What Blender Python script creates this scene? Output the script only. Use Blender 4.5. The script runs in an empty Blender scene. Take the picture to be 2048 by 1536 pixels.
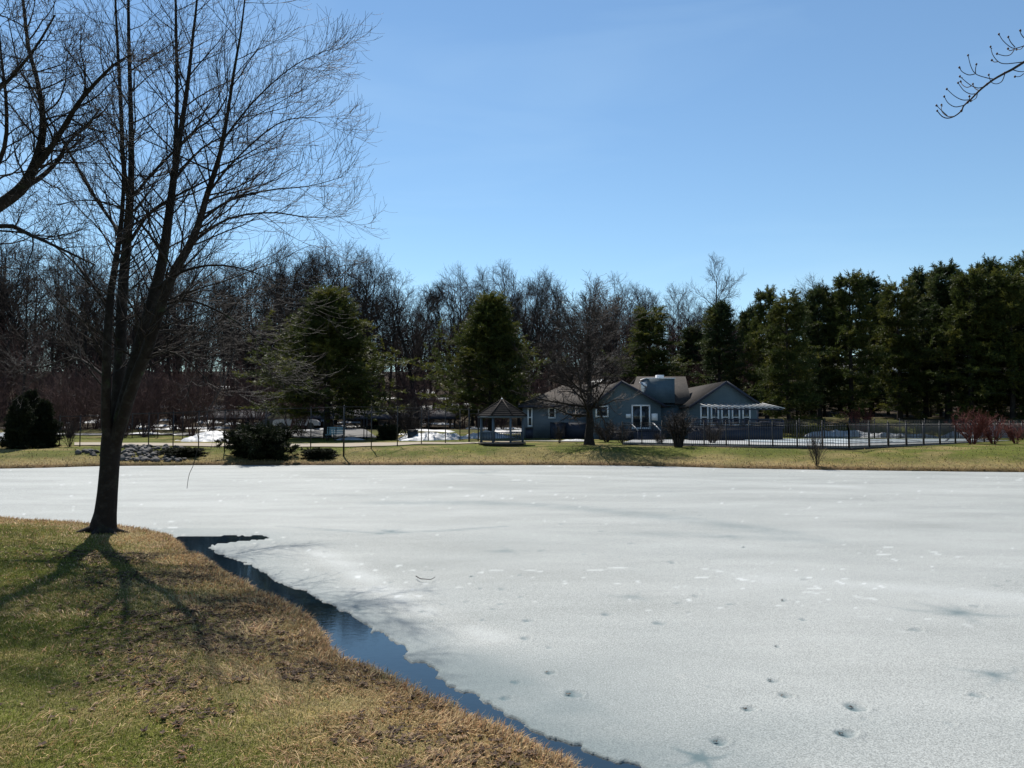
import bpy, math, random
import numpy as np
from mathutils import Vector
# ------------------------------------------------------------ camera, sky, sun, exposure
sc = bpy.context.scene
COL = sc.collection
CAMZ = 2.35; F = 1540.0; PITCH = math.atan(75.0/F)
cam = bpy.data.cameras.new('camera'); cam.sensor_width = 36; cam.lens = 36*F/2048
cam.clip_start = 0.05; cam.clip_end = 3000
camo = bpy.data.objects.new('camera', cam); COL.objects.link(camo)
camo.location = (0, 0, CAMZ); camo.rotation_euler = (math.pi/2+PITCH, 0, 0); sc.camera = camo
SUN_EL = math.radians(52); SUN_AZ = math.radians(-19)        # azimuth from +Y, negative = left
w = bpy.data.worlds.new('World'); sc.world = w; w.use_nodes = True
nt = w.node_tree; nt.nodes.clear()
sky = nt.nodes.new('ShaderNodeTexSky'); sky.sky_type = 'NISHITA'; sky.sun_disc = False
sky.sun_elevation = SUN_EL; sky.sun_rotation = SUN_AZ
sky.altitude = 200; sky.air_density = 1.1; sky.dust_density = 0.0; sky.ozone_density = 2.4
bg = nt.nodes.new('ShaderNodeBackground'); bg.inputs[1].default_value = 0.086
wo = nt.nodes.new('ShaderNodeOutputWorld')
wtc = nt.nodes.new('ShaderNodeTexCoord'); wmp = nt.nodes.new('ShaderNodeMapping'); wmp.inputs['Scale'].default_value = (1.1, 1.1, 6.5); wmp.inputs['Rotation'].default_value = (.12, .2, 0)
wns = nt.nodes.new('ShaderNodeTexNoise'); wns.inputs['Scale'].default_value = 1.6; wns.inputs['Detail'].default_value = 7; wns.inputs['Distortion'].default_value = .6
wmr = nt.nodes.new('ShaderNodeMapRange'); wmr.inputs[1].default_value = .48; wmr.inputs[2].default_value = .78; wmr.inputs[4].default_value = .13
wmx = nt.nodes.new('ShaderNodeMix'); wmx.data_type = 'RGBA'; wmx.inputs[7].default_value = (7.0, 8.2, 9.2, 1)
nt.links.new(wtc.outputs['Generated'], wmp.inputs[0]); nt.links.new(wmp.outputs[0], wns.inputs['Vector']); nt.links.new(wns.outputs[0], wmr.inputs[0])
nt.links.new(wmr.outputs[0], wmx.inputs[0]); nt.links.new(sky.outputs[0], wmx.inputs[6]); 
wtn = nt.nodes.new('ShaderNodeMix'); wtn.data_type = 'RGBA'; wtn.blend_type = 'MULTIPLY'; wtn.inputs[0].default_value = 1; wtn.inputs[7].default_value = (.88, .99, 1.0, 1)
nt.links.new(wmx.outputs[2], wtn.inputs[6]); nt.links.new(wtn.outputs[2], bg.inputs[0])
nt.links.new(bg.outputs[0], wo.inputs[0])
sl = bpy.data.lights.new('sun', 'SUN'); sl.energy = 5.0; sl.angle = math.radians(0.5); sl.color = (1, .95, .87)
so = bpy.data.objects.new('sun', sl); COL.objects.link(so)
sd = Vector((math.sin(SUN_AZ)*math.cos(SUN_EL), math.cos(SUN_AZ)*math.cos(SUN_EL), math.sin(SUN_EL)))
so.rotation_euler = sd.to_track_quat('Z', 'Y').to_euler(); so.location = (0, 0, 60)
sc.view_settings.view_transform = 'Standard'; sc.view_settings.look = 'None'
sc.view_settings.exposure = 0.58; sc.view_settings.gamma = 1
sc.cycles.transparent_max_bounces = 8; sc.cycles.max_bounces = 6

# ------------------------------------------------------------ helpers
def ray(px, py):
    a = (px-1024)/F; b = (768-py)/F
    c, s = math.cos(PITCH), math.sin(PITCH)
    return np.array([a, c-b*s, s+b*c])
def at(px, py, Y):
    d = ray(px, py); return np.array([0, 0, CAMZ])+d*(Y/d[1])
def onz(px, py, z):
    d = ray(px, py); return np.array([0, 0, CAMZ])+d*((z-CAMZ)/d[2])
def hx(px, Y): return at(px, 843, Y)[0]
def hz(py, Y): return at(1024, py, Y)[2]

def _h(ix, iy, s):
    n = (ix.astype(np.int64)*374761393+iy.astype(np.int64)*668265263+s*2147483647) & 0x7fffffff
    n = ((n ^ (n >> 13))*1274126177) & 0x7fffffff
    return ((n ^ (n >> 16)) & 0xffff)/65535.0
def vnoise(x, y, s=0):
    x = np.asarray(x, float); y = np.asarray(y, float)
    ix = np.floor(x); iy = np.floor(y); fx = x-ix; fy = y-iy
    fx = fx*fx*(3-2*fx); fy = fy*fy*(3-2*fy)
    a = _h(ix, iy, s); b = _h(ix+1, iy, s); c = _h(ix, iy+1, s); d = _h(ix+1, iy+1, s)
    return (a*(1-fx)+b*fx)*(1-fy)+(c*(1-fx)+d*fx)*fy
def fbm(x, y, o=4, s=0):
    r = 0; a = .5; t = 0
    for i in range(o):
        r = r+a*vnoise(x*2**i, y*2**i, s+i*17); t += a; a *= .5
    return r/t
def sstep(a, b, x):
    t = np.clip((x-a)/(b-a), 0, 1); return t*t*(3-2*t)

def link(o): COL.objects.link(o); return o
def mesh_np(name, V, Fq, mat, smooth=False, cols=None, mats=None):
    """V (n,3), Fq (m,k) uniform face size, or a list of such arrays"""
    V = np.asarray(V, np.float32)
    Fl = Fq if isinstance(Fq, list) else [Fq]
    Fl = [np.asarray(f, np.int32) for f in Fl if len(f)]
    me = bpy.data.meshes.new(name)
    me.vertices.add(len(V)); me.vertices.foreach_set('co', V.ravel())
    tot = sum(f.size for f in Fl); npol = sum(len(f) for f in Fl)
    me.loops.add(tot); me.loops.foreach_set('vertex_index', np.concatenate([f.ravel() for f in Fl]))
    ls = np.concatenate([np.full(len(f), f.shape[1]) for f in Fl])
    me.polygons.add(npol)
    st = np.concatenate([[0], np.cumsum(ls)[:-1]]).astype(np.int32)
    me.polygons.foreach_set('loop_start', st)
    me.polygons.foreach_set('loop_total', ls.astype(np.int32))
    if smooth: me.polygons.foreach_set('use_smooth', np.ones(npol, bool))
    if cols is not None:
        ca = me.color_attributes.new('Col', 'FLOAT_COLOR', 'POINT')
        c4 = np.ones((len(V), 4), np.float32); c4[:, :cols.shape[1]] = cols
        ca.data.foreach_set('color', c4.ravel())
    me.update(calc_edges=True); me.validate()
    for m in (mat if isinstance(mat, (list, tuple)) else [mat]): me.materials.append(m)
    if mats is not None: me.polygons.foreach_set('material_index', np.asarray(mats, np.int32))
    return me
def obj(name, me, parent=None):
    o = bpy.data.objects.new(name, me); link(o)
    if parent is not None: o.parent = parent
    return o
def tag(o, label=None, cat=None, group=None, kind=None):
    if label: o['label'] = label
    if cat: o['category'] = cat
    if group: o['group'] = group
    if kind: o['kind'] = kind
    return o
def empty(name, loc, label, cat, group=None):
    o = bpy.data.objects.new(name, None); o.empty_display_size = .2
    o.location = tuple(float(v) for v in loc); link(o); return tag(o, label, cat, group)
def copy_tree(o, parent=None):
    c = o.copy(); link(c)
    if parent is not None: c.parent = parent
    for ch in list(o.children): copy_tree(ch, c)
    return c

class MB:
    """collects boxes, prisms and quads for one mesh"""
    def __init__(s): s.V = []; s.Q = []; s.T = []; s.n = 0
    def add(s, V, Q=(), T=()):
        s.V.append(np.asarray(V, float))
        for q in Q: s.Q.append([i+s.n for i in q])
        for t in T: s.T.append([i+s.n for i in t])
        s.n += len(V); return s
    def box(s, x0, x1, y0, y1, z0, z1):
        V = [(x, y, z) for z in (z0, z1) for y in (y0, y1) for x in (x0, x1)]
        return s.add(V, [(0, 2, 3, 1), (4, 5, 7, 6), (0, 1, 5, 4), (2, 6, 7, 3), (0, 4, 6, 2), (1, 3, 7, 5)])
    def hexa(s, V): return s.add(V, [(0, 3, 2, 1), (4, 5, 6, 7), (0, 1, 5, 4), (1, 2, 6, 5), (2, 3, 7, 6), (3, 0, 4, 7)])
    def bar(s, a, b, wd, ht=None):
        a = np.asarray(a, float); b = np.asarray(b, float); ht = ht or wd
        t = b-a; t /= np.linalg.norm(t)
        up = np.array([0, 0, 1.]) if abs(t[2]) < .95 else np.array([0, 1., 0])
        u = np.cross(t, up); u /= np.linalg.norm(u); v = np.cross(u, t)
        c = [u*wd/2*i+v*ht/2*j for i, j in ((-1, -1), (1, -1), (1, 1), (-1, 1))]
        return s.hexa([a+k for k in c]+[b+k for k in c])
    def quad(s, *p): return s.add(p, [(0, 1, 2, 3)])
    def slab(s, pts, th):
        """polygon quad thickened downward"""
        p = [np.asarray(q, float) for q in pts]
        return s.hexa([q-np.array([0, 0, th]) for q in p]+p)
    def cyl(s, c, r, z0, z1, n=8, r2=None):
        r2 = r if r2 is None else r2
        A = [2*math.pi*k/n for k in range(n)]
        V = [(c[0]+r*math.cos(a), c[1]+r*math.sin(a), z0) for a in A]+[(c[0]+r2*math.cos(a), c[1]+r2*math.sin(a), z1) for a in A]
        V += [(c[0], c[1], z0), (c[0], c[1], z1)]
        return s.add(V, [(k, (k+1) % n, n+(k+1) % n, n+k) for k in range(n)],
                     [((k+1) % n, k, 2*n) for k in range(n)]+[(n+k, n+(k+1) % n, 2*n+1) for k in range(n)])
    def build(s, name, mat, parent=None, smooth=False):
        fl = []
        if s.Q: fl.append(np.array(s.Q))
        if s.T: fl.append(np.array(s.T))
        V = np.concatenate(s.V)
        if parent is not None:
            p = parent; off = np.zeros(3)
            while p is not None: off += np.array(p.location); p = p.parent
            V = V-off
        return obj(name, mesh_np(name, V, fl, mat, smooth), parent)

# ------------------------------------------------------------ materials
def M(name, col, rough=.8, noise=None, bump=None, attr=None, spec=.3, metal=0, trans=0, coord='Object', stripes=None):
    """noise: list of (scale, colour2, lo, hi); bump: (scale, strength, distance)"""
    m = bpy.data.materials.new(name); m.use_nodes = True
    n = m.node_tree.nodes; l = m.node_tree.links; b = n['Principled BSDF']
    b.inputs['Roughness'].default_value = rough; b.inputs['Metallic'].default_value = metal
    b.inputs['Specular IOR Level'].default_value = spec
    tc = n.new('ShaderNodeTexCoord').outputs[coord]
    if attr:
        a = n.new('ShaderNodeAttribute'); a.attribute_name = attr; cur = a.outputs['Color']
    else:
        r = n.new('ShaderNodeRGB'); r.outputs[0].default_value = (*col, 1); cur = r.outputs[0]
    for (scl, c2, lo, hi, *mode) in (noise or []):
        t = n.new('ShaderNodeTexNoise'); t.inputs['Scale'].default_value = scl; t.inputs['Detail'].default_value = 5
        t.inputs['Roughness'].default_value = .65
        if mode and isinstance(mode[-1], tuple):
            mp = n.new('ShaderNodeMapping'); mp.inputs['Scale'].default_value = mode[-1]
            l.new(tc, mp.inputs[0]); l.new(mp.outputs[0], t.inputs['Vector'])
        else: l.new(tc, t.inputs['Vector'])
        mr = n.new('ShaderNodeMapRange'); mr.inputs[1].default_value = lo; mr.inputs[2].default_value = hi
        l.new(t.outputs[0], mr.inputs[0])
        mx = n.new('ShaderNodeMix'); mx.data_type = 'RGBA'
        if mode and mode[0] == 'mul': mx.blend_type = 'MULTIPLY'
        l.new(mr.outputs[0], mx.inputs[0]); l.new(cur, mx.inputs[6]); mx.inputs[7].default_value = (*c2, 1)
        cur = mx.outputs[2]
    if stripes:   # horizontal lap lines: (axis scale, dark colour)
        wv = n.new('ShaderNodeTexWave'); wv.wave_type = 'BANDS'; wv.bands_direction = 'Z'; wv.wave_profile = 'SAW'
        wv.inputs['Scale'].default_value = stripes[0]; l.new(tc, wv.inputs['Vector'])
        bp = n.new('ShaderNodeBump'); bp.inputs['Strength'].default_value = stripes[1]; bp.inputs['Distance'].default_value = .02
        l.new(wv.outputs['Fac'], bp.inputs['Height']); l.new(bp.outputs[0], b.inputs['Normal'])
    l.new(cur, b.inputs['Base Color'])
    if bump:
        t = n.new('ShaderNodeTexNoise'); t.inputs['Scale'].default_value = bump[0]; t.inputs['Detail'].default_value = 6
        l.new(tc, t.inputs['Vector'])
        bp = n.new('ShaderNodeBump'); bp.inputs['Strength'].default_value = bump[1]; bp.inputs['Distance'].default_value = bump[2]
        l.new(t.outputs[0], bp.inputs['Height']); l.new(bp.outputs[0], b.inputs['Normal'])
    if trans:
        tr = n.new('ShaderNodeBsdfTranslucent'); l.new(cur, tr.inputs[0])
        ms = n.new('ShaderNodeMixShader'); ms.inputs[0].default_value = trans
        l.new(b.outputs[0], ms.inputs[1]); l.new(tr.outputs[0], ms.inputs[2])
        l.new(ms.outputs[0], n['Material Output'].inputs[0])
    return m
BARK = M('bark', (.02, .016, .014), .95, [(6, (.045, .04, .036), .5, .75), (2.5, (.05, .07, .035), .6, .8)], (22, .8, .03), spec=.15)
TWIG = M('twig', (.02, .015, .014), .75, [(1.2, (.045, .034, .03), .4, .7)], spec=.3)
TWIG2 = M('twig_grey', (.035, .028, .025), .8, [(1.5, (.065, .055, .05), .45, .7)], spec=.25)
FTRUNK = M('forest_bark', (.025, .021, .02), .9, [(1.5, (.055, .048, .043), .45, .7)], spec=.1)
FTWIG = M('forest_twig', (.024, .019, .018), .9, [(.3, (.040, .032, .029), .4, .7)], spec=.1)
REDTWIG = M('red_twig', (.11, .03, .028), .8, [(2, (.15, .06, .045), .4, .7)], spec=.2)
BRUSH = M('brush_twig', (.06, .04, .038), .9, [(1, (.10, .055, .05), .4, .7)], spec=.1)
NEEDLE = M('pine_needles', (.048, .062, .014), .6, [(.35, (.13, .125, .022), .5, .62), (5, (.035, .045, .012), .4, .7)], spec=.2, trans=.4)  # bright olive noise patches paint sunlit foliage into the needles
NEEDLE2 = M('pine_needles_blue', (.034, .05, .018), .6, [(.35, (.10, .105, .026), .52, .66)], spec=.2, trans=.35)  # sunlit boughs coloured in here too, as lighter olive patches
SPRUCE = M('spruce_needles', (.010, .014, .005), .8, [(1.5, (.028, .034, .010), .5, .75)], spec=.2, trans=.15)
SIDING = M('blue_siding', (.075, .115, .145), .6, [(1.3, (.06, .095, .122), .4, .65)], spec=.3, stripes=(1.3, .5))
SIDING2 = M('grey_siding', (.125, .15, .175), .6, [(1.3, (.10, .125, .15), .4, .65)], spec=.3, stripes=(1.3, .5))
SHINGLE = M('roof_shingles', (.04, .034, .030), .95, [(9, (.06, .05, .043), .45, .6), (1, (.03, .026, .024), .45, .65)], (30, .5, .02), spec=.2)
WHITE = M('white_paint', (.75, .76, .78), .45, [(3, (.62, .62, .62), .55, .8)])
NAVY = M('navy_deck_paint', (.022, .028, .048), .6, [(2, (.015, .02, .035), .4, .7)])
GLASS = M('window_glass', (.015, .02, .025), .08, [(2, (.03, .035, .04), .4, .7)], spec=.6)
BLACKIRON = M('black_iron', (.012, .012, .013), .45, [(5, (.02, .02, .02), .4, .7)], spec=.5)
GALV = M('coated_steel', (.014, .014, .015), .5, [(3, (.022, .022, .022), .4, .7)], spec=.35)
CONC = M('concrete', (.28, .27, .25), .85, [(3, (.22, .21, .19), .4, .7)], (20, .3, .01))
GAZ = M('gazebo_paint', (.085, .11, .15), .6, [(3, (.065, .09, .12), .4, .7)])
GAZ2 = M('grey_rail_paint', (.35, .36, .38), .6, [(3, (.28, .29, .31), .4, .7)])
WOOD = M('weathered_wood', (.16, .13, .11), .8, [(4, (.10, .08, .07), .4, .7)])
TEAL = M('teal_bench_paint', (.22, .33, .36), .5, [(4, (.17, .27, .30), .4, .7)])
SNOW = M('snow', (.38, .39, .40), .6, [(1.5, (.26, .26, .26), .5, .75), (7, (.52, .50, .47), .66, .76)], (6, .6, .05), spec=.3)
STONE = M('fieldstone', (.06, .056, .053), .85, [(2.2, (.16, .15, .145), .45, .65), (7, (.08, .075, .07), .5, .7)], (12, .6, .03))
ASPHALT = M('path_asphalt', (.27, .225, .17), .9, [(.6, (.27, .235, .19), .4, .65), (8, (.3, .26, .21), .5, .7)], (30, .2, .01), spec=.2)
ROADM = M('road_asphalt', (.10, .10, .10), .85, [(.4, (.14, .135, .13), .4, .65)], spec=.2)
PATIO = M('patio_concrete', (.28, .285, .28), .8, [(.5, (.22, .23, .235), .4, .65)], spec=.2)
COVER = M('pool_cover', (.25, .30, .33), .7, [(.7, (.31, .34, .35), .4, .65)], spec=.2)
LEAF = M('dead_leaf', (.05, .03, .02), .8, [(9, (.26, .17, .10), .50, .62)], spec=.2, trans=.15)
DARKLEAF = M('wet_leaf', (.03, .02, .015), .6)
GROUNDM = M('turf', (.1, .1, .04), .95, [(.35, (.55, .62, .5), .35, .7, 'mul'), (2.2, (1.25, 1.2, 1.1), .5, .62, 'mul'), (9, (.45, .42, .36), .52, .7, 'mul'), (38, (.35, .3, .25), .48, .68, 'mul')],
            (30, .9, .03), attr='Col', spec=.08)
GRASSM = M('grass_blades', (.1, .1, .04), .7, None, attr='Col', spec=.15, trans=.3)
PALEWALL = M('pale_cladding', (.55, .54, .52), .7, [(1, (.48, .47, .45), .4, .7)])

# ------------------------------------------------------------ pond outline and terrain
near_px = [(0,1029),(43,1034),(138,1038),(181,1042),(235,1045),(290,1052),(348,1065),(369,1089),(376,1097),(405,1099),(424,1116),(459,1138),
 (498,1160),(537,1177),(571,1194),(595,1208),(620,1226),(637,1238),(644,1255),(656,1282),(669,1291),(686,1309),(725,1318),(754,1323),
 (781,1343),(815,1362),(864,1389),(920,1405),(948,1432),(982,1446),(1023,1463),(1084,1494),(1118,1511),(1160,1531)]
near = [onz(x, y, float(np.interp(y, [1200, 1420], [.175, .11])))[:2] for x, y in near_px]
near = [np.array(p) for p in [(-90, 24), (-40, 20.5), (-20, 19)]]+near+[np.array(p) for p in [(1.3, 3.5), (3.2, 2.2), (6, 1.2), (10, .3), (18, -1.5), (40, -4), (75, -5)]]
far_px = [(2048,944),(1850,942),(1700,940),(1560,938),(1450,936),(1350,933),(1240,931),(1100,930),(900,930),(700,930),(560,930),(400,930),(300,931),(200,932),(100,935),(0,937)]
far = [onz(x, y, .03)[:2] for x, y in far_px]
far = [np.array(p) for p in [(90, 10), (70, 30), (45, 34.5)]]+far+[np.array(p) for p in [(-45, 38.5), (-90, 41)]]
POND = np.array(near+far)
def pdist(X, Y, P, closed=True):
    x = X.ravel(); y = Y.ravel(); best = np.full(x.shape, 1e9); ins = np.zeros(x.shape, bool)
    n = len(P)
    for i in range(n if closed else n-1):
        ax, ay = P[i]; bx, by = P[(i+1) % n]; dx, dy = bx-ax, by-ay
        t = np.clip(((x-ax)*dx+(y-ay)*dy)/(dx*dx+dy*dy+1e-12), 0, 1)
        best = np.minimum(best, (x-ax-t*dx)**2+(y-ay-t*dy)**2)
        if closed:
            c = ((ay > y) != (by > y)) & (x < (bx-ax)*(y-ay)/((by-ay) if by != ay else 1e-9)+ax)
            ins ^= c
    d = np.sqrt(best)
    if closed: d = np.where(ins, -d, d)
    return d.reshape(X.shape)
def terrain(X, Y, full=False):
    X = np.asarray(X, float); Y = np.asarray(Y, float)
    d = pdist(X, Y, POND)
    d = d+(fbm(X*1.6, Y*1.6, 3, 5)-.5)*.12*np.clip(1.2-np.abs(d)*.3, 0, 1)
    nearside = Y < 27
    zn = .13*sstep(-.10, .10, d)+.22*sstep(.05, 3.5, d)+.02*np.clip(d-1, 0, 30)+.03*(fbm(X*.9, Y*.9, 3, 9)-.5)*sstep(0, 1, d)
    r = Y-62
    slope = np.where(X > 12, 1.7, .55)*1.0
    sl_ = .55+1.2*sstep(4, 16, X)
    zf = .16*sstep(-.05, .25, d)+.66*sstep(.2, 5.5, d)+.014*np.clip(d-6, 0, 16)+sl_*sstep(62, 76, Y)+10.0*sstep(80, 145, Y)
    zf = zf+.12*(fbm(X*.25, Y*.25, 3, 3)-.5)*sstep(1, 5, d)*(1-.8*sstep(0, 3, X)*(1-sstep(60, 64, Y)))
    z = np.where(nearside, zn, zf)
    z = np.where(d < 0, np.maximum(-.5, d*.8-.03+.0), z)
    z = np.where((d < 0) & (d > -.12), np.minimum(z, -.03)+.13*sstep(-.10, .10, d), z)
    return (z, d) if full else z
def tz(x, y): return float(terrain(np.array([x]), np.array([y]))[0])
def axis(segs):
    out = []
    for a, b, s in segs: out += list(np.arange(a, b, s))
    out.append(segs[-1][1]); return np.array(out)
ax = axis([(-600, -120, 40), (-120, -50, 6), (-50, -20, .8), (-20, -12, .3), (-12, 3, .075), (3, 10, .3), (10, 40, .6), (40, 120, 4), (120, 600, 40)])
ay = axis([(-400, -40, 40), (-40, -4, 3), (-4, 2, .35), (2, 12, .075), (12, 20, .15), (20, 34, 1), (34, 46, .22), (46, 80, .6), (80, 140, 2), (140, 800, 30)])
GX, GY = np.meshgrid(ax, ay)
GZ, GD = terrain(GX, GY, True)
n0, n1 = GX.shape
idx = np.arange(n0*n1).reshape(n0, n1)
def gridq(idx): return np.stack([idx[:-1, :-1], idx[:-1, 1:], idx[1:, 1:], idx[1:, :-1]], -1).reshape(-1, 4)
def turf_col(X, Y, d, jitter=0):
    g = np.array([.105, .118, .022]); straw = np.array([.25, .19, .088]); soil = np.array([.05, .036, .022])
    brown = np.array([.16, .095, .048]); litter = np.array([.055, .040, .028])
    n = fbm(X*.55, Y*.55, 4, 31); n2 = fbm(X*2.3, Y*2.3, 3, 47)
    wn = 1.9 if True else 0
    farb = Y > 27
    wid = np.where(farb, 2.6, 1.7+ .9*(n-.5))
    t = np.clip(1-sstep(.35, 1.5, d/wid+(n2-.5)*.9), 0, 1)
    t = np.maximum(t, np.clip(sstep(.50, .66, n+(n2-.5)*.25), 0, 1)*.75)
    c = g[None]*(1-t[..., None])+straw[None]*t[..., None]
    b = np.clip(1-d/np.where(farb, .9, .5)+(n2-.5)*.7, 0, 1)[..., None]
    c = c*(1-b)+brown*b
    s = ((1-sstep(.03, .16, d))*np.where(farb, 1, .9))[..., None]
    c = c*(1-s)+soil*s
    wd = sstep(64, 78, Y+(n-.5)*12)[..., None]
    c = c*(1-wd)+litter*wd
    return c
TC = turf_col(GX.ravel(), GY.ravel(), GD.ravel())
gm = mesh_np('ground', np.stack([GX, GY, GZ], -1).reshape(-1, 3), gridq(idx), GROUNDM, True, TC)
tag(obj('ground', gm), kind='structure')

# ------------------------------------------------------------ water and ice
def water_mat():
    m = bpy.data.materials.new('pond_water'); m.use_nodes = True
    n = m.node_tree.nodes; l = m.node_tree.links; b = n['Principled BSDF']
    b.inputs['Base Color'].default_value = (.005, .012, .019, 1); b.inputs['Roughness'].default_value = .03
    b.inputs['IOR'].default_value = 1.33; b.inputs['Specular IOR Level'].default_value = .95
    tc = n.new('ShaderNodeTexCoord')
    t = n.new('ShaderNodeTexNoise'); t.inputs['Scale'].default_value = 9; t.inputs['Detail'].default_value = 3
    mp = n.new('ShaderNodeMapping'); mp.inputs['Scale'].default_value = (1, 2.2, 1)
    l.new(tc.outputs['Object'], mp.inputs[0]); l.new(mp.outputs[0], t.inputs['Vector'])
    bp = n.new('ShaderNodeBump'); bp.inputs['Strength'].default_value = .05; bp.inputs['Distance'].default_value = .012
    l.new(t.outputs[0], bp.inputs['Height']); l.new(bp.outputs[0], b.inputs['Normal'])
    return m
mb = MB(); mb.quad((-95, -8, 0), (95, -8, 0), (95, 43, 0), (-95, 43, 0))
tag(mb.build('pond_water', water_mat()), kind='structure')

icw = [(352,1067),(369,1089),(376,1097),(405,1099),(424,1116),(459,1138),(498,1160),(537,1177),(571,1194),(595,1208),(620,1226),(637,1238),(644,1255),
 (656,1282),(669,1291),(686,1309),(725,1318),(754,1323),(781,1343),(815,1362),(864,1389),(920,1405),(948,1432),(982,1446),(1023,1463),(1084,1494),(1118,1511),(1160,1531)]
edge_px = [(1272,1531),(1221,1510),(1173,1492),(1125,1471),(1077,1452),(1050,1438),(1002,1413),(948,1386),(900,1362),(871,1343),(859,1330),(815,1311),
 (803,1294),(773,1274),(747,1257),(717,1238),(698,1225),(671,1211),(644,1196),(620,1184),(585,1169),(546,1157),(529,1142),(498,1125),(459,1113),(425,1100),
 (414,1092),(432,1085),(478,1080),(520,1077),(545,1072),(520,1068),(460,1069),(410,1070)]
wp = [onz(x, y, .03)[:2]+np.array([-.25, -.25]) for x, y in icw]+[(1.2, 3.2), (3.0, 2.0), (6, .9), (12, -.5), (12, .4), (6.2, 1.9), (3.2, 3.0), (1.9, 3.95)]+[onz(x, y, .03)[:2] for x, y in edge_px]
WP = np.array([np.array(p, float) for p in wp])
py_ = np.concatenate([np.arange(1760, 960, -2.4), np.arange(960, 930, -1.6)])
yr = np.array([onz(1024, p, .05)[1] for p in py_]); yr = np.concatenate([[-8, -4, 0, 1.2, 2.0], yr[(yr > 2.4) & (yr < 42)], [42, 43.]])
yr = np.sort(yr)
pxc = np.concatenate([[-20000, -8000, -3500, -1500, -700], np.arange(-260, 2320, 2.8), [2700, 3600, 6000, 12000, 24000]])
U, YR = np.meshgrid((pxc-1024)/F, yr)
IX = np.clip(U*np.maximum(YR, 2.2), -92, 92); IY = YR
wd_ = pdist(IX, IY, WP)          # negative = open water
ed = fbm(IX*7, IY*7, 4, 77)-.5; edc = fbm(IX*1.7, IY*1.7, 2, 78)-.5
w_ = wd_+ed*.20+edc*.10
IZ = .016+.004*(fbm(IX*.4, IY*.4, 3, 12)-.5)
# thin melting edge band and crusty crystals
rough_ = fbm(IX*22, IY*22, 3, 15)-.5
nearf = np.clip(1.2-IY/16, 0, 1)
IZ = IZ+rough_*(.003+.012*np.exp(-np.clip(w_, 0, 9)*3))*nearf
melt = np.zeros_like(IX)  # melt tones of the ice, plus the painted light and shade of pits
pits_px = [  # (px, py, width px, depth of tone)
 (1345,1121,22,1),(1612,1155,30,.5),(1408,1176,16,.5),(1392,1187,24,.8),(1358,1202,22,.9),(1464,1204,22,.9),(1380,1220,16,.5),(1321,1241,32,1),
 (1569,1196,22,1.2),(1608,1234,20,1),(1832,1254,30,.9),(1555,1287,16,1.4),(1546,1354,28,1.2),(1417,1366,14,.4),(1571,1384,30,1.3),(1497,1410,32,1.3),
 (1712,1407,46,1.3),(1692,1459,48,1.6),(1440,1475,40,1.3),(1955,1383,34,.9),(1996,1167,20,.6),(2018,1158,20,.6),(1952,1207,26,.8),(1730,1431,22,.3),
 (1100,1338,28,1.3),(1032,1357,22,.9),(1146,1381,42,1.4),(1052,1271,24,1),(1058,1236,26,1),(967,1235,18,.9),(945,1149,14,1.4),(1043,1147,16,.8),
 (962,1172,16,1),(1005,1174,22,.7),(783,1160,14,.8),(887,1204,14,.7),(933,1199,14,.8),(988,1214,18,.9),(1004,1204,18,.8),(1042,1189,14,.7),
 (849,1218,20,1.1),(866,1237,14,.6),(1215,1223,28,1),(1126,1045,18,.5),(1206,1060,16,.5),(1264,1083,22,.6),(1160,1066,12,.4),(1085,1098,20,.8),
 (1170,1105,18,.4),(1489,1091,10,1.2),(1414,1051,14,.4),(1456,1073,16,.4),(1452,1030,10,.4),(1402,1029,16,.4),(1350,1019,10,.5),(852,1136,10,.9),
 (865,1136,10,.9),(720,1215,30,.5),(830,1385,40,.3),(1010,1390,30,.8),(1885,1049,14,.4),(1750,1000,14,.4),(1780,988,14,.4),(1650,985,12,.4),
 (650,1100,14,.5),(560,1110,14,.5),(700,1010,12,.6),(640,1015,12,.5),(1240,1110,10,.4),(1100,1290,20,.6),(1900,1440,26,.3),(600,1000,10,.6),(330,1010,10,.5)]
PITS = []
for (px, py, wpx, tn) in pits_px:
    c = onz(px, py, .045); r = wpx*.5/F*c[1]*1.12
    dx = (IX-c[0])/r; dy = (IY-c[1])/(r*.95)
    rr = np.sqrt(dx*dx+dy*dy)+.5*(vnoise(IX/r*1.4, IY/r*1.4, 5)-.5)
    k = 1-sstep(.55, 1.0, rr)
    IZ = IZ-k*min(.008, r*.2)*min(tn, 1.2)+.006*np.exp(-((rr-1.12)/.16)**2)*min(1, r/.06)*(.6+.8*(dx > 0))
    melt = np.maximum(melt, k*.5*tn*(.45+.9*(1-sstep(-.4, .3, dx)))); melt = melt-.9*np.exp(-((rr-1.0)/.14)**2)*sstep(.1, .5, dx); PITS.append((c, r, tn))  # pit shading painted in: left side darkened, right rim lightened
def star(px, py, wpx, amt, arms, seed):
    global melt
    c = onz(px, py, .045); rg = random.Random(seed); R = wpx/F*c[1]
    dx = IX-c[0]; dy = IY-c[1]; rr = np.hypot(dx, dy); th = np.arctan2(dy, dx)
    s = np.exp(-(rr/(R*.28))**2)
    for a in range(arms):
        a0 = 2*math.pi*a/arms+rg.uniform(-.4, .4); L = R*rg.uniform(.7, 1.6)
        da = np.abs((th-a0+math.pi+.18*np.sin(rr/R*4+a)) % (2*math.pi)-math.pi)
        s = np.maximum(s, np.exp(-(da*rr/(R*.10))**2)*(1-sstep(0, 1, rr/L))*.7*(np.cos(da) > 0))
    melt = np.where(s > .02, np.maximum(melt, 0), melt); melt = np.maximum(melt, np.clip(s*amt*(.6+.8*vnoise(IX*9, IY*9, 3)), 0, 1))
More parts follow.
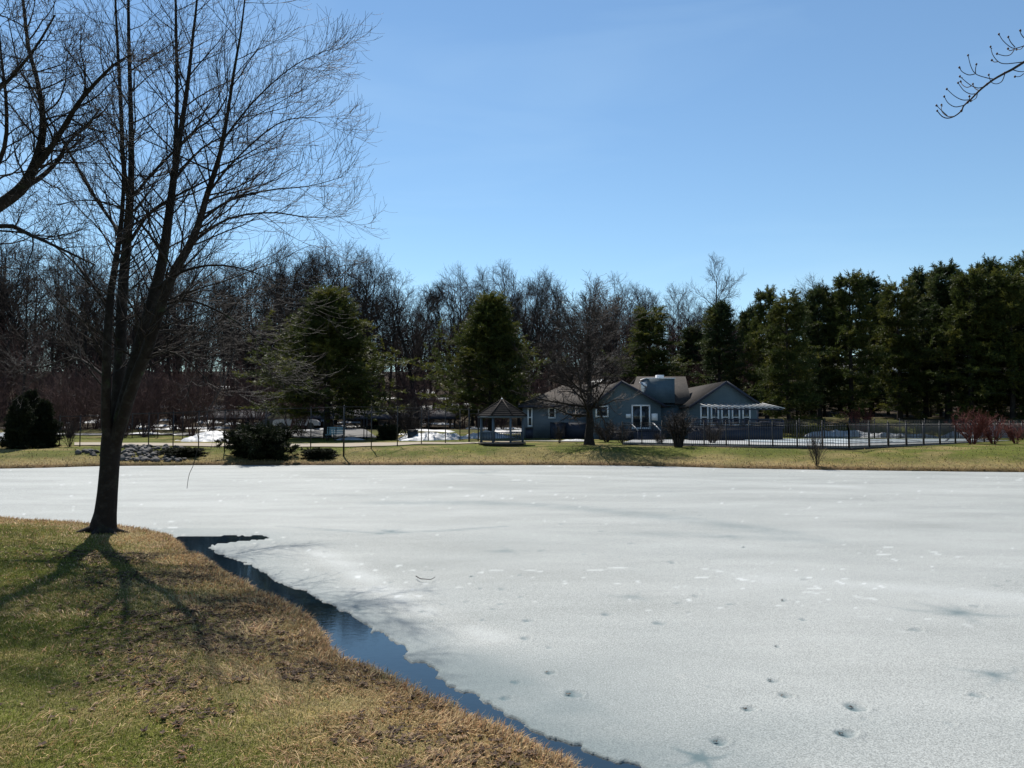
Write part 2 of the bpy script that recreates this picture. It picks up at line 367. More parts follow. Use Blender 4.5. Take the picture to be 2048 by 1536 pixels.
star(1912, 1220, 120, .75, 7, 1); star(1985, 1343, 80, .7, 6, 2); star(1262, 1190, 60, .5, 6, 3)
star(780, 1060, 70, .7, 5, 4); star(1010, 1099, 60, .6, 5, 5); star(1400, 1508, 70, .8, 5, 6); star(1460, 1070, 60, .35, 5, 7); star(960, 945, 90, .4, 5, 9)
def band(pts, width, amt, seed):
    global melt
    P = np.array([onz(x, y, .045)[:2] for x, y in pts])
    d = pdist(IX, IY, P, False)
    melt = melt+amt*np.exp(-(d/width)**2)*(.3+1.1*fbm(IX*2.5, IY*2.5, 3, seed))
band([(760, 1004), (960, 1003), (1100, 1009), (1240, 1022), (1400, 1040), (1560, 1062)], .55, .35, 4)
band([(1300, 1065), (1480, 1070), (1640, 1078)], .4, .25, 14)
band([(560, 1050), (760, 1064), (900, 1058), (1010, 1050)], .10, .45, 24)
band([(640, 1100), (760, 1170), (860, 1225), (980, 1270)], .30, -.30, 34)
band([(900, 946), (1100, 950), (1400, 958), (1700, 972)], .5, -.2, 44)
band([(1500, 1150), (1800, 1170), (2048, 1190)], .35, -.15, 54)
melt = melt-.5*sstep(.88, .96, vnoise(IX*6.5, IY*9, 21))*sstep(.46, .62, fbm(IX*.3, IY*.5, 3, 22))*(IY > 7)+.22*(fbm(IX*.22, IY*.5, 4, 29)-.45)
melt = melt+.35*(1-sstep(.0, .9, w_+edc*.8))*nearf
melt = melt+.30*(1-sstep(0, 3.5, pdist(IX, IY, POND)*-1+ (fbm(IX*.3, IY*.6, 3, 8)-.5)*4))*(IY < 17)
melt = np.clip(melt, -.7, 1)
IZ = np.where(w_ < .04, IZ-(.016+.06)*(1-sstep(-.03, .02, w_)), IZ)
def ice_mat():
    m = bpy.data.materials.new('pond_ice'); m.use_nodes = True
    n = m.node_tree.nodes; l = m.node_tree.links; b = n['Principled BSDF']
    tc = n.new('ShaderNodeTexCoord').outputs['Object']
    at_ = n.new('ShaderNodeAttribute'); at_.attribute_name = 'Col'
    sp = n.new('ShaderNodeSeparateColor'); l.new(at_.outputs['Color'], sp.inputs[0])
    t = n.new('ShaderNodeTexNoise'); t.inputs['Scale'].default_value = .35; t.inputs['Detail'].default_value = 7; t.inputs['Roughness'].default_value = .6
    mp = n.new('ShaderNodeMapping'); mp.inputs['Scale'].default_value = (.6, 1.5, 1); mp.inputs['Rotation'].default_value = (0, 0, -.25)
    l.new(tc, mp.inputs[0]); l.new(mp.outputs[0], t.inputs['Vector'])
    cr = n.new('ShaderNodeValToRGB'); e = cr.color_ramp.elements
    e[0].position = .3; e[0].color = (.27, .282, .27, 1); e[1].position = .72; e[1].color = (.375, .385, .37, 1)
    l.new(t.outputs[0], cr.inputs[0])
    g = n.new('ShaderNodeTexNoise'); g.inputs['Scale'].default_value = 80; g.inputs['Detail'].default_value = 4
    l.new(tc, g.inputs['Vector'])
    gr = n.new('ShaderNodeMapRange'); gr.inputs[1].default_value = .35; gr.inputs[2].default_value = .65; gr.inputs[3].default_value = .62; gr.inputs[4].default_value = 1.26
    l.new(g.outputs[0], gr.inputs[0])
    mu = n.new('ShaderNodeMix'); mu.data_type = 'RGBA'; mu.blend_type = 'MULTIPLY'; mu.inputs[0].default_value = 1
    l.new(cr.outputs[0], mu.inputs[6]); l.new(gr.outputs[0], mu.inputs[7])
    mx = n.new('ShaderNodeMix'); mx.data_type = 'RGBA'; mx.inputs[7].default_value = (.10, .14, .15, 1)
    l.new(sp.outputs[0], mx.inputs[0]); l.new(mu.outputs[2], mx.inputs[6])
    m2 = n.new('ShaderNodeMix'); m2.data_type = 'RGBA'; m2.inputs[7].default_value = (.6, .62, .62, 1)
    l.new(sp.outputs[1], m2.inputs[0]); l.new(mx.outputs[2], m2.inputs[6])
    l.new(m2.outputs[2], b.inputs['Base Color'])
    b.inputs['Specular IOR Level'].default_value = .06
    rr = n.new('ShaderNodeMapRange'); rr.inputs[3].default_value = .6; rr.inputs[4].default_value = .42
    l.new(t.outputs[0], rr.inputs[0]); l.new(rr.outputs[0], b.inputs['Roughness'])
    b1 = n.new('ShaderNodeTexNoise'); b1.inputs['Scale'].default_value = 60; b1.inputs['Detail'].default_value = 5; b1.inputs['Roughness'].default_value = .7
    l.new(tc, b1.inputs['Vector'])
    bp = n.new('ShaderNodeBump'); bp.inputs['Strength'].default_value = .7; bp.inputs['Distance'].default_value = .012
    l.new(b1.outputs[0], bp.inputs['Height']); l.new(bp.outputs[0], b.inputs['Normal'])
    return m
ic = np.stack([np.clip(melt, 0, 1), np.clip(-melt, 0, 1), np.zeros_like(melt)], -1).reshape(-1, 3)
ii = np.arange(IX.size).reshape(IX.shape)
tag(obj('pond_ice', mesh_np('pond_ice', np.stack([IX, IY, IZ], -1).reshape(-1, 3), gridq(ii), ice_mat(), True, ic)), kind='structure')

# ------------------------------------------------------------ grass blades on the near bank
rng = np.random.default_rng(7)
def scatter(n, x0, x1, y0, y1, fn):
    x = rng.uniform(x0, x1, n); y = rng.uniform(y0, y1, n); k = fn(x, y); return x[k], y[k]
def inview(x, y, m=40): p = 1024+x/np.maximum(y, .1)*F; return (p > -m-60) & (p < 2048+m)
def blades(name, x, y, z, L, W, lean, az, cols, curve=.5):
    """each blade: 2 segments, 5 verts"""
    n = len(x); dx = np.cos(az); dy = np.sin(az)
    sx = -dy*W/2; sy = dx*W/2
    # lean: angle from vertical
    h1 = L*.5*np.cos(lean); o1 = L*.5*np.sin(lean)
    l2 = np.minimum(lean+curve, 1.75); h2 = h1+L*.5*np.cos(l2); o2 = o1+L*.5*np.sin(l2)
    V = np.zeros((n, 5, 3))
    V[:, 0] = np.stack([x-sx, y-sy, z-.006], -1); V[:, 1] = np.stack([x+sx, y+sy, z-.006], -1)
    V[:, 2] = np.stack([x+dx*o1+sx*.8, y+dy*o1+sy*.8, z+h1], -1); V[:, 3] = np.stack([x+dx*o1-sx*.8, y+dy*o1-sy*.8, z+h1], -1)
    V[:, 4] = np.stack([x+dx*o2, y+dy*o2, z+np.maximum(h2, .003)], -1)
    b = (np.arange(n)*5)[:, None]
    return mesh_np(name, V.reshape(-1, 3), [b+np.array([[0, 1, 2, 3]]), b+np.array([[3, 2, 4]])], GRASSM, False, np.repeat(cols, 5, 0))
G = [[], []]
for (y0, y1, dens) in ((2.6, 5.2, 15000), (5.2, 8, 7500), (8, 12, 4200), (12, 19, 2300)):
    x0 = -(y1)*.72-.3; A = (3.2-x0)*(y1-y0)
    x, y = scatter(int(A*dens), x0, 3.2, y0, y1, lambda x, y: inview(x, y))
    G[0].append(x); G[1].append(y)
x = np.concatenate(G[0]); y = np.concatenate(G[1]); z, d = terrain(x, y, True)
k = d > .03; x, y, z, d = x[k], y[k], z[k], d[k]
sc_ = np.clip(y/5, .8, 2.4)
n = len(x)
base = turf_col(x, y, d)
strawness = np.clip(1-sstep(.5, 2.2, d+(fbm(x*.7, y*.7, 3, 61)-.5)*2.2), 0, 1)
p = rng.random(n); dry = p < (.24+.70*strawness+.35*(fbm(x*1.1, y*1.1, 3, 19)-.5))
gcol = np.array([.135, .15, .026])*rng.uniform(.45, 1.6, (n, 1))+rng.uniform(-.01, .02, (n, 1))*np.array([1, .6, .2])
scol = np.array([.42, .34, .165])*rng.uniform(.35, 1.5, (n, 1))
bcol = np.array([.32, .19, .085])*rng.uniform(.4, 1.2, (n, 1))
isb = rng.random(n) < (.15+.45*(1-sstep(.1, .9, d)))
col = np.where(dry[:, None], np.where(isb[:, None], bcol, scol), gcol)
L = rng.uniform(.013, .030, n)*np.sqrt(sc_)*(1+.6*strawness)
W = rng.uniform(.0022, .0042, n)*sc_
lean = np.where(dry, rng.uniform(.5, 1.5, n), rng.uniform(.1, 1.1, n))
tag(obj('grass', blades('grass', x, y, z, L, W, lean, rng.uniform(0, 6.283, n), col)), 'short mown lawn of green and straw blades on the near bank', 'grass', kind='stuff')
# long matted straw along the shoreline, hanging over the water edge
xs, ys = [], []
for (y0, y1, dens) in ((2.6, 6, 3800), (6, 10, 2000), (10, 19, 900)):
    x0 = -y1*.72
    a, b = scatter(int((3.2-x0)*(y1-y0)*dens), x0, 3.2, y0, y1, lambda x, y: inview(x, y))
    dd = terrain(a, b, True)[1]; kk = (dd > .0) & (rng.random(len(a)) < (np.exp(-np.clip(dd-.3, 0, 9)*.85)+.002)*sstep(.33, .6, fbm(a*3.3, b*3.3, 3, 55)+.25*(dd < .25)))
    xs.append(a[kk]); ys.append(b[kk])
x = np.concatenate(xs); y = np.concatenate(ys); z, d = terrain(x, y, True); n = len(x); sc_ = np.clip(y/5, .8, 2.2)
clump = fbm(x*3, y*3, 2, 23)
az = fbm(x*2.2, y*2.2, 2, 71)*9+rng.normal(0, .6, n)
edge_ = d < .22
az = np.where(edge_, np.arctan2(.55, .85)+rng.normal(0, .8, n), az)
cc = np.where((rng.random(n) < .55)[:, None], np.array([.54, .39, .20]), np.array([.38, .21, .10]))*rng.uniform(.35, 1.25, (n, 1))
tag(obj('dry_grass', blades('dry_grass', x, y, z+rng.uniform(0, .02, n), rng.uniform(.035, .10, n)*(.5+.9*clump), rng.uniform(.0035, .007, n)*sc_,
    np.where(edge_, rng.uniform(.3, 1.4, n), rng.uniform(.75, 1.5, n)), az, cc, .45)), 'matted tan straw grass along the near water edge', 'grass', kind='stuff')
# far bank tufts, small but lit
xs = rng.uniform(-30, 34, 60000); ys = rng.uniform(34.5, 46, 60000); z, d = terrain(xs, ys, True)
k = (d > .05) & (rng.random(60000) < np.exp(-np.clip(d, 0, 9)*.5)+.05); x, y, z, d = xs[k], ys[k], z[k], d[k]; n = len(x)
cc = np.where((rng.random(n) < .3+.6*(d < 2.6))[:, None], np.array([.30, .22, .11]), np.array([.10, .11, .03]))*rng.uniform(.4, 1.25, (n, 1))
tag(obj('far_grass', blades('far_grass', x, y, z, rng.uniform(.07, .17, n), rng.uniform(.02, .035, n), rng.uniform(.3, 1.3, n), rng.uniform(0, 6.28, n), cc)),
    'rough straw tufts on the far bank above the ice', 'grass', kind='stuff')
# leaf litter on the near bank
def litter(name, n, fn, mat, sz, label):
    V = []; Fq = []; c = 0
    x, y = fn(n); z = terrain(x, y)
    for i in range(len(x)):
        s = rng.uniform(*sz); a0 = rng.uniform(0, 6.28); tl = rng.uniform(-.7, .7, 2); cu = rng.uniform(.2, 1.4)
        m = 10; P = []
        for j in range(m):
            a = 2*math.pi*j/m; r = s*(.55 if j % 2 else 1)*(1.25 if j in (0, 5) else .75)
            u, v = r*math.cos(a), r*math.sin(a)
            h = abs(u*tl[0])+abs(v)*cu*.5
            P.append((x[i]+u*math.cos(a0)-v*math.sin(a0), y[i]+u*math.sin(a0)+v*math.cos(a0), z[i]+.012+h))
        P.append((x[i], y[i], z[i]+.012)); V += P
        Fq += [(c+10, c+j, c+(j+1) % m) for j in range(m)]; c += 11
    tag(obj(name, mesh_np(name, np.array(V), np.array(Fq), mat)), label, 'leaves', kind='stuff')
def fn_l(n):
    a, b = scatter(n, -9, 3, 2.6, 13, lambda x, y: inview(x, y)); dd = terrain(a, b, True)[1]
    cl = fbm(a*1.3, b*1.3, 3, 99)
    k = (dd > .1) & (rng.random(len(a)) < .75*np.exp(-((dd-1.0)/.95)**2)*sstep(.42, .60, cl)*1.2+.0025); return a[k], b[k]
litter('leaf_litter', 60000, fn_l, LEAF, (.02, .045), 'curled brown oak leaves scattered in the straw along the near bank')

# ------------------------------------------------------------ tubes and trees
def tubes(P, R, sides):
    """P (N,K,3) R (N,K) -> V,F"""
    P = np.asarray(P, float); R = np.asarray(R, float); N, K = R.shape
    T = np.gradient(P, axis=1); T /= np.linalg.norm(T, axis=2, keepdims=True)+1e-9
    ref = np.zeros((N, 1, 3)); md = np.abs(P[:, -1]-P[:, 0]); ref[np.arange(N), 0, np.argmin(md, 1)] = 1
    U_ = np.cross(T, ref); U_ /= np.linalg.norm(U_, axis=2, keepdims=True)+1e-9; W_ = np.cross(T, U_)
    A = np.arange(sides)*2*math.pi/sides
    V = P[:, :, None]+R[:, :, None, None]*(U_[:, :, None]*np.cos(A)[None, None, :, None]+W_[:, :, None]*np.sin(A)[None, None, :, None])
    ix = np.arange(N*K*sides).reshape(N, K, sides)
    a = ix[:, :-1]; b = ix[:, 1:]
    Fq = np.stack([a, np.roll(a, -1, 2), np.roll(b, -1, 2), b], -1).reshape(-1, 4)
    return V.reshape(-1, 3), Fq
class TB:
    def __init__(s): s.V = []; s.F = []; s.n = 0
    def add(s, P, R, sides=3):
        V, Fq = tubes(P, R, sides); s.V.append(V); s.F.append(Fq+s.n); s.n += len(V)
    def mesh(s, name, mat, smooth=True): return mesh_np(name, np.concatenate(s.V), np.concatenate(s.F), mat, smooth)
def unit(v): return v/(np.linalg.norm(v, axis=-1, keepdims=True)+1e-9)
def spawn(rg, P, R, n, t0, t1, ang, length, K, up=.0, curl=0., wander=.15, rf=.55, rmin=.003, tip=.25, taper=.0, flat=0., rmax=9):
    """n children per parent; returns P2 (N*n,K,3), R2"""
    N, Kp = R.shape
    t = (np.arange(n)[None]+rg.random((N, n)))/n*(t1-t0)+t0
    f = t*(Kp-1); i = np.clip(f.astype(int), 0, Kp-2); f = (f-i)[..., None]; r = np.arange(N)[:, None]
    B = P[r, i]*(1-f)+P[r, i+1]*f; T = unit(P[r, i+1]-P[r, i]); pr = R[r, i]*(1-f[..., 0])+R[r, i+1]*f[..., 0]
    q = rg.normal(size=(N, n, 3)); q[..., 2] *= (1-flat); q = unit(q-T*(q*T).sum(-1, keepdims=True))
    a = np.radians(rg.normal(ang[0], ang[1], (N, n)))[..., None]
    D = unit(T*np.cos(a)+q*np.sin(a))
    Lp = length*(1-taper*(t-t0)/(t1-t0+1e-6))*rg.uniform(.6, 1.2, (N, n))
    B = B.reshape(-1, 3); D = D.reshape(-1, 3); Lp = Lp.reshape(-1, 1); pr = pr.reshape(-1)
    pts = [B]; st = Lp/(K-1)
    for k in range(K-1):
        D = unit(D+rg.normal(0, wander, D.shape)+np.array([0, 0, up+curl*k/(K-1)]))
        pts.append(pts[-1]+D*st)
    P2 = np.stack(pts, 1); r0 = np.clip(pr*rf*rg.uniform(.7, 1.1, pr.shape), rmin, rmax)
    R2 = r0[:, None]*np.linspace(1, tip, K)[None]; R2 = np.maximum(R2, rmin*.7)
    return P2, R2
def resample(P, K):
    P = np.asarray(P, float); n = len(P); t = np.linspace(0, n-1, K)
    # catmull-rom
    out = []
    for u in t:
        i = min(int(u), n-2); f = u-i
        p0 = P[max(i-1, 0)]; p1 = P[i]; p2 = P[i+1]; p3 = P[min(i+2, n-1)]
        out.append(.5*((2*p1)+(-p0+p2)*f+(2*p0-5*p1+4*p2-p3)*f*f+(-p0+3*p1-3*p2+p3)*f**3))
    return np.array(out)

# --- foreground tree on the near bank
TY = 15.3
def stem(pts, K=18, dy=0):
    """pts: (px,py,width px, depth offset)"""
    P = [at(x, y, TY+o) for x, y, w_, o in pts]; r = [w_*.5/F*TY*(.76 if y > 860 else .8) for x, y, w_, o in pts]
    return resample(P, K), np.interp(np.linspace(0, len(r)-1, K), range(len(r)), r)
trunk = stem([(205,1075,78,0),(207,1050,64,0),(211,1025,54,0),(215,985,49,0),(219,935,47,0),(222,895,50,0),(226,868,52,0),(232,845,44,.05)], 22)
A0 = stem([(222,920,24,.05),(229,850,32,.1),(238,760,30,.2),(242,650,27,.3),(247,560,25,.4),(254,480,23,.35),(260,400,19,.3),(263,330,15,.3),(261,200,11,.4),(257,50,8,.5),(258,-80,5,.6),(262,-200,2.5,.7)], 26)
A1 = stem([(258,395,14,.3),(247,330,11,.1),(241,200,9,-.1),(233,50,6,-.2),(226,-110,2,-.3)], 16)
A2 = stem([(219,920,20,.0),(213,850,24,-.2),(212,800,22,-.4),(214,700,19,-.7),(220,600,17,-.7),(232,520,14,-.6),(243,440,11,-.5),(247,360,8,-.4),(243,270,6,-.4),(238,160,4,-.3),(236,60,2,-.3)], 22)
B0 = stem([(226,920,24,.0),(238,850,34,-.1),(262,760,34,-.2),(283,680,31,-.3),(308,590,27,-.3),(325,520,24,-.3),(338,430,20,-.3),(347,360,17,-.35),(360,270,13,-.4),(374,180,10,-.4),(385,80,7,-.5),(394,0,5,-.5),(403,-130,2.5,-.6)], 28)
B1 = stem([(349,330,11,-.35),(354,200,9,-.1),(352,50,7,.1),(350,-100,2,.2)], 14)
C0 = stem([(226,920,20,.0),(242,850,28,-.15),(266,770,28,-.5),(298,690,26,-.8),(325,600,24,-1.0),(350,540,21,-1.1),(380,490,18,-1.2),(400,440,15,-1.3),(414,390,13,-1.4),(434,330,11,-1.5),(446,280,9,-1.6),(458,210,7,-1.7),(470,130,6,-1.8),(484,50,4,-1.8),(500,-100,2,-1.9)], 26)
D0 = stem([(246,478,12,.3),(225,445,9,.6),(180,380,8,.9),(142,310,6,1.1),(100,240,5,1.3),(66,170,3,1.4)], 14)
D1 = stem([(262,480,12,.3),(300,425,9,.1),(345,396,8,-.2),(430,352,7,-.6),(500,312,5,-.9),(570,290,3,-1.1)], 14)
D2 = stem([(270,390,10,.3),(300,352,8,.2),(345,305,7,0),(385,265,6,-.2),(432,230,5,-.4),(455,190,3,-.5)], 12)
D3 = stem([(318,575,12,-.9),(360,545,8,-1.3),(430,530,7,-1.8),(510,545,5,-2.2),(590,585,3,-2.5)], 12)
D4 = stem([(225,640,12,.3),(180,560,8,.9),(120,500,7,1.5),(60,470,5,2),(10,450,3,2.4)], 12)
D5 = stem([(290,670,13,-.3),(350,660,9,.4),(430,670,7,1.0),(500,700,5,1.5),(560,760,3,1.8)], 12)
D6 = stem([(352,355,10,-.3),(400,300,7,0),(450,270,6,.3),(540,215,4,.6),(640,160,3,.9)], 12)
D12 = stem([(300,625,11,-.5),(370,600,8,-1.0),(460,635,6,-1.5),(545,705,3,-1.9)], 12)
D13 = stem([(286,715,11,-.4),(345,705,8,-.9),(400,745,5,-1.3),(440,790,3,-1.5)], 12)
D14 = stem([(218,760,10,0),(150,715,7,.6),(80,735,5,1.1),(20,720,3,1.5)], 12)
D15 = stem([(272,690,10,0),(330,620,8,.8),(420,580,6,1.6),(520,620,3,2.2)], 12)
D7 = stem([(330,520,11,-.3),(300,470,8,-1),(250,420,7,-1.6),(180,400,5,-2.2),(110,410,3,-2.7)], 12)
D8 = stem([(404,440,9,-1.3),(460,400,7,-1.1),(540,380,6,-.9),(620,372,4,-.7),(690,352,2,-.6)], 12)
D9 = stem([(380,490,9,-1.2),(450,440,7,-1.0),(540,425,6,-.7),(620,435,4,-.5),(700,432,2,-.3)], 12)
D10 = stem([(414,390,8,-1.4),(470,320,6,-1.8),(560,245,5,-2.0),(640,235,3,-2.1)], 12)
D11 = stem([(446,280,7,-1.6),(510,200,5,-1.9),(590,130,4,-2.0),(670,95,2,-2.1)], 12)
rg = np.random.default_rng(11)
for d_ in (D1, D3, D4, D5, D6, D7, D8, D9, D10, D11, D12, D13, D14, D15): d_[1][:] *= np.linspace(.9, .45, len(d_[1]))
big = [A0, A1, A2, B0, B1, C0]; mid = [D0, D1, D2, D3, D4, D5, D6, D7, D8, D9, D10, D11, D12, D13, D14, D15]
tb = TB(); tb.add(trunk[0][None], trunk[1][None], 16)
# root flare lobes
for a in range(7):
    an = a*.9+.3; c0 = trunk[0][2]; b_ = np.array([math.cos(an), math.sin(an), 0])
    g = tz(trunk[0][0][0]+b_[0]*.5, trunk[0][0][1]+b_[1]*.5)
    P_ = resample([c0+np.array([0, 0, .40])+b_*.04, c0+b_*.12+np.array([0, 0, .08]), np.array([c0[0]+b_[0]*.25, c0[1]+b_[1]*.25, g+.04]), np.array([c0[0]+b_[0]*.56, c0[1]+b_[1]*.56, g-.05])], 8)
    tb.add(P_[None], np.linspace(.11, .04, 8)[None], 8)
for s_ in big: tb.add(s_[0][None], s_[1][None], 10)
treebase = np.array([trunk[0][0][0], trunk[0][0][1], tz(trunk[0][0][0], trunk[0][0][1])])
hero = empty('bare_tree', treebase, 'large leafless tree with several upright stems on the near bank', 'tree')
def put(tbo, name, mat, parent):
    me = tbo.mesh(name, mat); off = np.array(parent.location)
    co = np.zeros(len(me.vertices)*3, np.float32); me.vertices.foreach_get('co', co)
    me.vertices.foreach_set('co', (co.reshape(-1, 3)-off).ravel().astype(np.float32)); return obj(name, me, parent)
put(tb, 'trunk', BARK, hero)
lb = TB(); tw = TB()
for s_ in mid: lb.add(s_[0][None], s_[1][None], 6)
L1P, L1R = [], []
for (s_, n_, t0, L_) in ((A0, 28, .2, 2.3), (A1, 13, .15, 1.7), (A2, 24, .2, 2.2), (B0, 30, .2, 2.3), (B1, 12, .15, 1.6), (C0, 34, .15, 2.4)):
    a, b = spawn(rg, s_[0][None], s_[1][None], int(n_*1.25), t0, .97, (50, 11), L_*1.12, 11, .02, .05, .07, .42, .0055, .25, .45, 0, .018)
    L1P.append(a); L1R.append(b)
for s_ in mid:
    P_, R_ = s_[0][None], s_[1][None]
    a, b = spawn(rg, P_, R_, 12, .12, .98, (36, 10), 1.4, 11, .0, .09, .08, .5, .0045, .25, .4); L1P.append(a); L1R.append(b)
P1 = np.concatenate(L1P); R1 = np.concatenate(L1R); lb.add(P1, R1, 5)
P2, R2 = spawn(rg, P1, R1, 8, .12, .98, (33, 9), .9, 7, .0, .17, .06, .6, .0038, .4, .35); tw.add(P2, R2, 3)
P3, R3 = spawn(rg, P2, R2, 3, .15, 1, (38, 12), .36, 5, .04, .26, .08, .7, .0030, .55, .3); tw.add(P3, R3, 3)
put(lb, 'limbs', BARK, hero); put(tw, 'twigs', TWIG, hero)

# --- neighbouring tree whose limbs enter from the left edge
LY = 12.0
def stemL(pts, K=16):
    P = [at(x, y, LY+o) for x, y, w_, o in pts]; r = [w_*.5/F*LY for x, y, w_, o in pts]
    return resample(P, K), np.interp(np.linspace(0, len(r)-1, K), range(len(r)), r)
lt0 = stemL([(-330,1130,84,0),(-325,1050,62,0),(-320,900,54,0),(-300,700,48,0),(-280,560,46,0)], 14)
lt1 = stemL([(-282,580,38,0),(-180,500,30,.1),(-70,450,26,.2),(0,410,24,.3),(42,378,23,.4),(60,350,20,.4),(74,315,16,.4),(84,270,13,.4),(84,215,11,.5),(72,150,9,.6),(58,100,8,.7),(48,20,6,.8),(35,-120,3,.9)], 26)
lt2 = stemL([(70,335,15,.4),(100,298,12,.3),(130,250,10,.2),(160,202,9,.1),(195,162,7,0),(230,128,5,-.1),(262,110,3,-.1)], 16)
lt3 = stemL([(58,368,14,.4),(85,352,10,.6),(118,318,8,.8),(135,285,7,1.0),(175,250,5,1.2),(200,215,3,1.3)], 14)
lt4 = stemL([(-270,600,22,-.3),(-120,510,14,-.6),(0,452,9,-.8),(60,470,7,-1),(110,492,5,-1.2),(190,530,3,-1.4)], 16)
lt5 = stemL([(-280,565,36,0),(-260,400,28,-.2),(-230,200,20,-.4),(-200,0,12,-.6),(-180,-250,4,-.8)], 16)
lt6 = stemL([(-240,260,16,-.4),(-120,200,11,-.5),(-20,190,8,-.6),(60,110,5,-.7),(110,30,3,-.8)], 14)
lt7 = stemL([(-60,446,14,.2),(-20,360,10,0),(10,290,8,-.2),(12,200,6,-.4),(0,90,4,-.5),(-10,-60,2,-.6)], 14)
ltree = empty('bare_tree', (lt0[0][0][0], lt0[0][0][1], tz(lt0[0][0][0], lt0[0][0][1])), 'leafless tree standing mostly outside the left edge, its dark limbs reaching in', 'tree')
tb = TB()
for s_ in (lt0, lt1, lt5): tb.add(s_[0][None], s_[1][None], 12)
put(tb, 'trunk', BARK, ltree)
lb = TB(); tw = TB()
for s_ in (lt2, lt3, lt4, lt6, lt7): lb.add(s_[0][None], s_[1][None], 7)
L1P, L1R = [], []
for s_, n_, L_ in ((lt1, 26, 1.5), (lt2, 16, 1.1), (lt3, 12, .9), (lt4, 12, 1.2), (lt5, 18, 1.8), (lt6, 14, 1.1), (lt7, 14, 1.0)):
    a, b = spawn(rg, s_[0][None], s_[1][None], n_, .35 if s_ is lt1 else .15, .98, (48, 13), L_, 9, .02, .08, .12, .45, .005, .3, .35, 0, .018); L1P.append(a); L1R.append(b)
P1 = np.concatenate(L1P); R1 = np.concatenate(L1R); lb.add(P1, R1, 5)
P2, R2 = spawn(rg, P1, R1, 9, .12, .98, (42, 13), .65, 6, .02, .15, .12, .6, .004, .4, .3); tw.add(P2, R2, 3)
P3, R3 = spawn(rg, P2, R2, 5, .15, 1, (45, 14), .26, 4, .04, .2, .14, .7, .003, .5, .3); tw.add(P3, R3, 3)
put(lb, 'limbs', BARK, ltree); put(tw, 'twigs', TWIG2, ltree)

# --- tree off to the right whose budding branch hangs into the top right corner
BY = 4.6
def zb(zx, zy, o=0): return at(1840+zx/6.4, 20+zy/6.4, BY+o)
rt = empty('bare_tree', (6.4, -1.2, tz(6.4, -1.2)), 'tree just outside the right edge whose budding branch hangs into the sky corner', 'tree')
rb = np.array(rt.location); end = zb(1500, 560)
tb = TB()
tp = resample([rb+np.array([0, 0, -.1]), rb+np.array([.02, 0, 1.5]), rb+np.array([-.05, .1, 3.2]), rb+np.array([.1, .1, 5.5]), rb+np.array([.0, .2, 8.5])], 16)
tb.add(tp[None], np.linspace(.19, .04, 16)[None], 12); put(tb, 'trunk', BARK, rt)
lb = TB()
lp = resample([rb+np.array([-.03, .08, 2.9]), rb+np.array([-.9, 1.7, 3.9]), (end+rb+np.array([0, 0, 4.4]))/2+np.array([0, 0, .3]), end+np.array([.5, -.7, .3]), end], 18)
lb.add(lp[None], np.linspace(.06, .008, 18)[None], 8)
a, b = spawn(rg, tp[None], np.linspace(.19, .04, 16)[None], 16, .4, .97, (50, 10), 1.7, 8, .03, .05, .1, .3, .01, .2, .3)
k = a[:, -1, 1] < 1.2; lb.add(a[k], b[k], 5)
put(lb, 'limbs', BARK, rt)
mainp = [(1500,560),(1331,665),(1180,760),(1080,810),(940,890),(820,980),(730,1060),(640,1155),(560,1225),(530,1290),(440,1360),(350,1385),(280,1360),(220,1290)]
bt = TB(); mp_ = resample([zb(*q) for q in mainp], 40); bt.add(mp_[None], np.linspace(.0085, .0024, 40)[None], 7)
tws = [[(1500,420),(1331,460),(1220,490),(1150,470),(1060,390),(1010,310)],[(1215,475),(1160,410),(1130,345)],[(1215,500),(1150,520),(1125,495)],[(1210,500),(1160,570),(1080,585),(985,560)],
 [(1420,440),(1331,355),(1295,310),(1282,262)],[(1331,455),(1290,500),(1235,505)],[(1320,665),(1100,688),(1000,660),(930,570),(903,470)],[(1000,660),(950,665),(918,642)],
 [(950,885),(860,870),(715,820),(650,720),(615,580)],[(710,820),(710,760),(722,695)],[(700,820),(620,830),(540,790),(503,735)],[(1088,815),(1050,910),(980,945),(910,920),(880,830)],
 [(810,985),(740,998),(660,970),(590,920),(510,850)],[(660,970),(600,990),(545,960),(518,915)],[(750,1030),(700,1000),(677,948)],[(730,1065),(650,1075),(560,1030),(487,932)],
 [(630,1150),(540,1150),(440,1100),(343,1012)],[(560,1220),(450,1240),(360,1190),(310,1107)],[(735,1065),(715,1130),(650,1165)],[(635,1150),(632,1105)],
 [(440,1360),(350,1360),(280,1300),(275,1215)],[(350,1355),(290,1300),(210,1222)],[(1190,765),(1260,785),(1331,788),(1400,760)],[(1400,800),(1331,815),(1280,850),(1215,853)]]
rgi = random.Random(3); bud = MB()
def blob(m, c, r, h):
    c = np.array(c); V = [c+np.array([0, 0, -h])]; n = 7
    for zz, rr in ((-.5, .8), (.2, 1.0), (.7, .6)):
        V += [c+np.array([math.cos(2*math.pi*k/n)*r*rr, math.sin(2*math.pi*k/n)*r*rr, zz*h]) for k in range(n)]
    V.append(c+np.array([0, 0, h])); Q = []; T = []
    for k in range(n):
        k2 = (k+1) % n; T.append((0, 1+k2, 1+k)); T.append((1+2*n+k, 1+2*n+k2, 1+3*n))
        Q += [(1+k, 1+k2, 1+n+k2, 1+n+k), (1+n+k, 1+n+k2, 1+2*n+k2, 1+2*n+k)]
    MB().add(V, Q, T).build('bud', BUD, rt, True)
BUD = M('bud', (.05, .02, .022), .6)
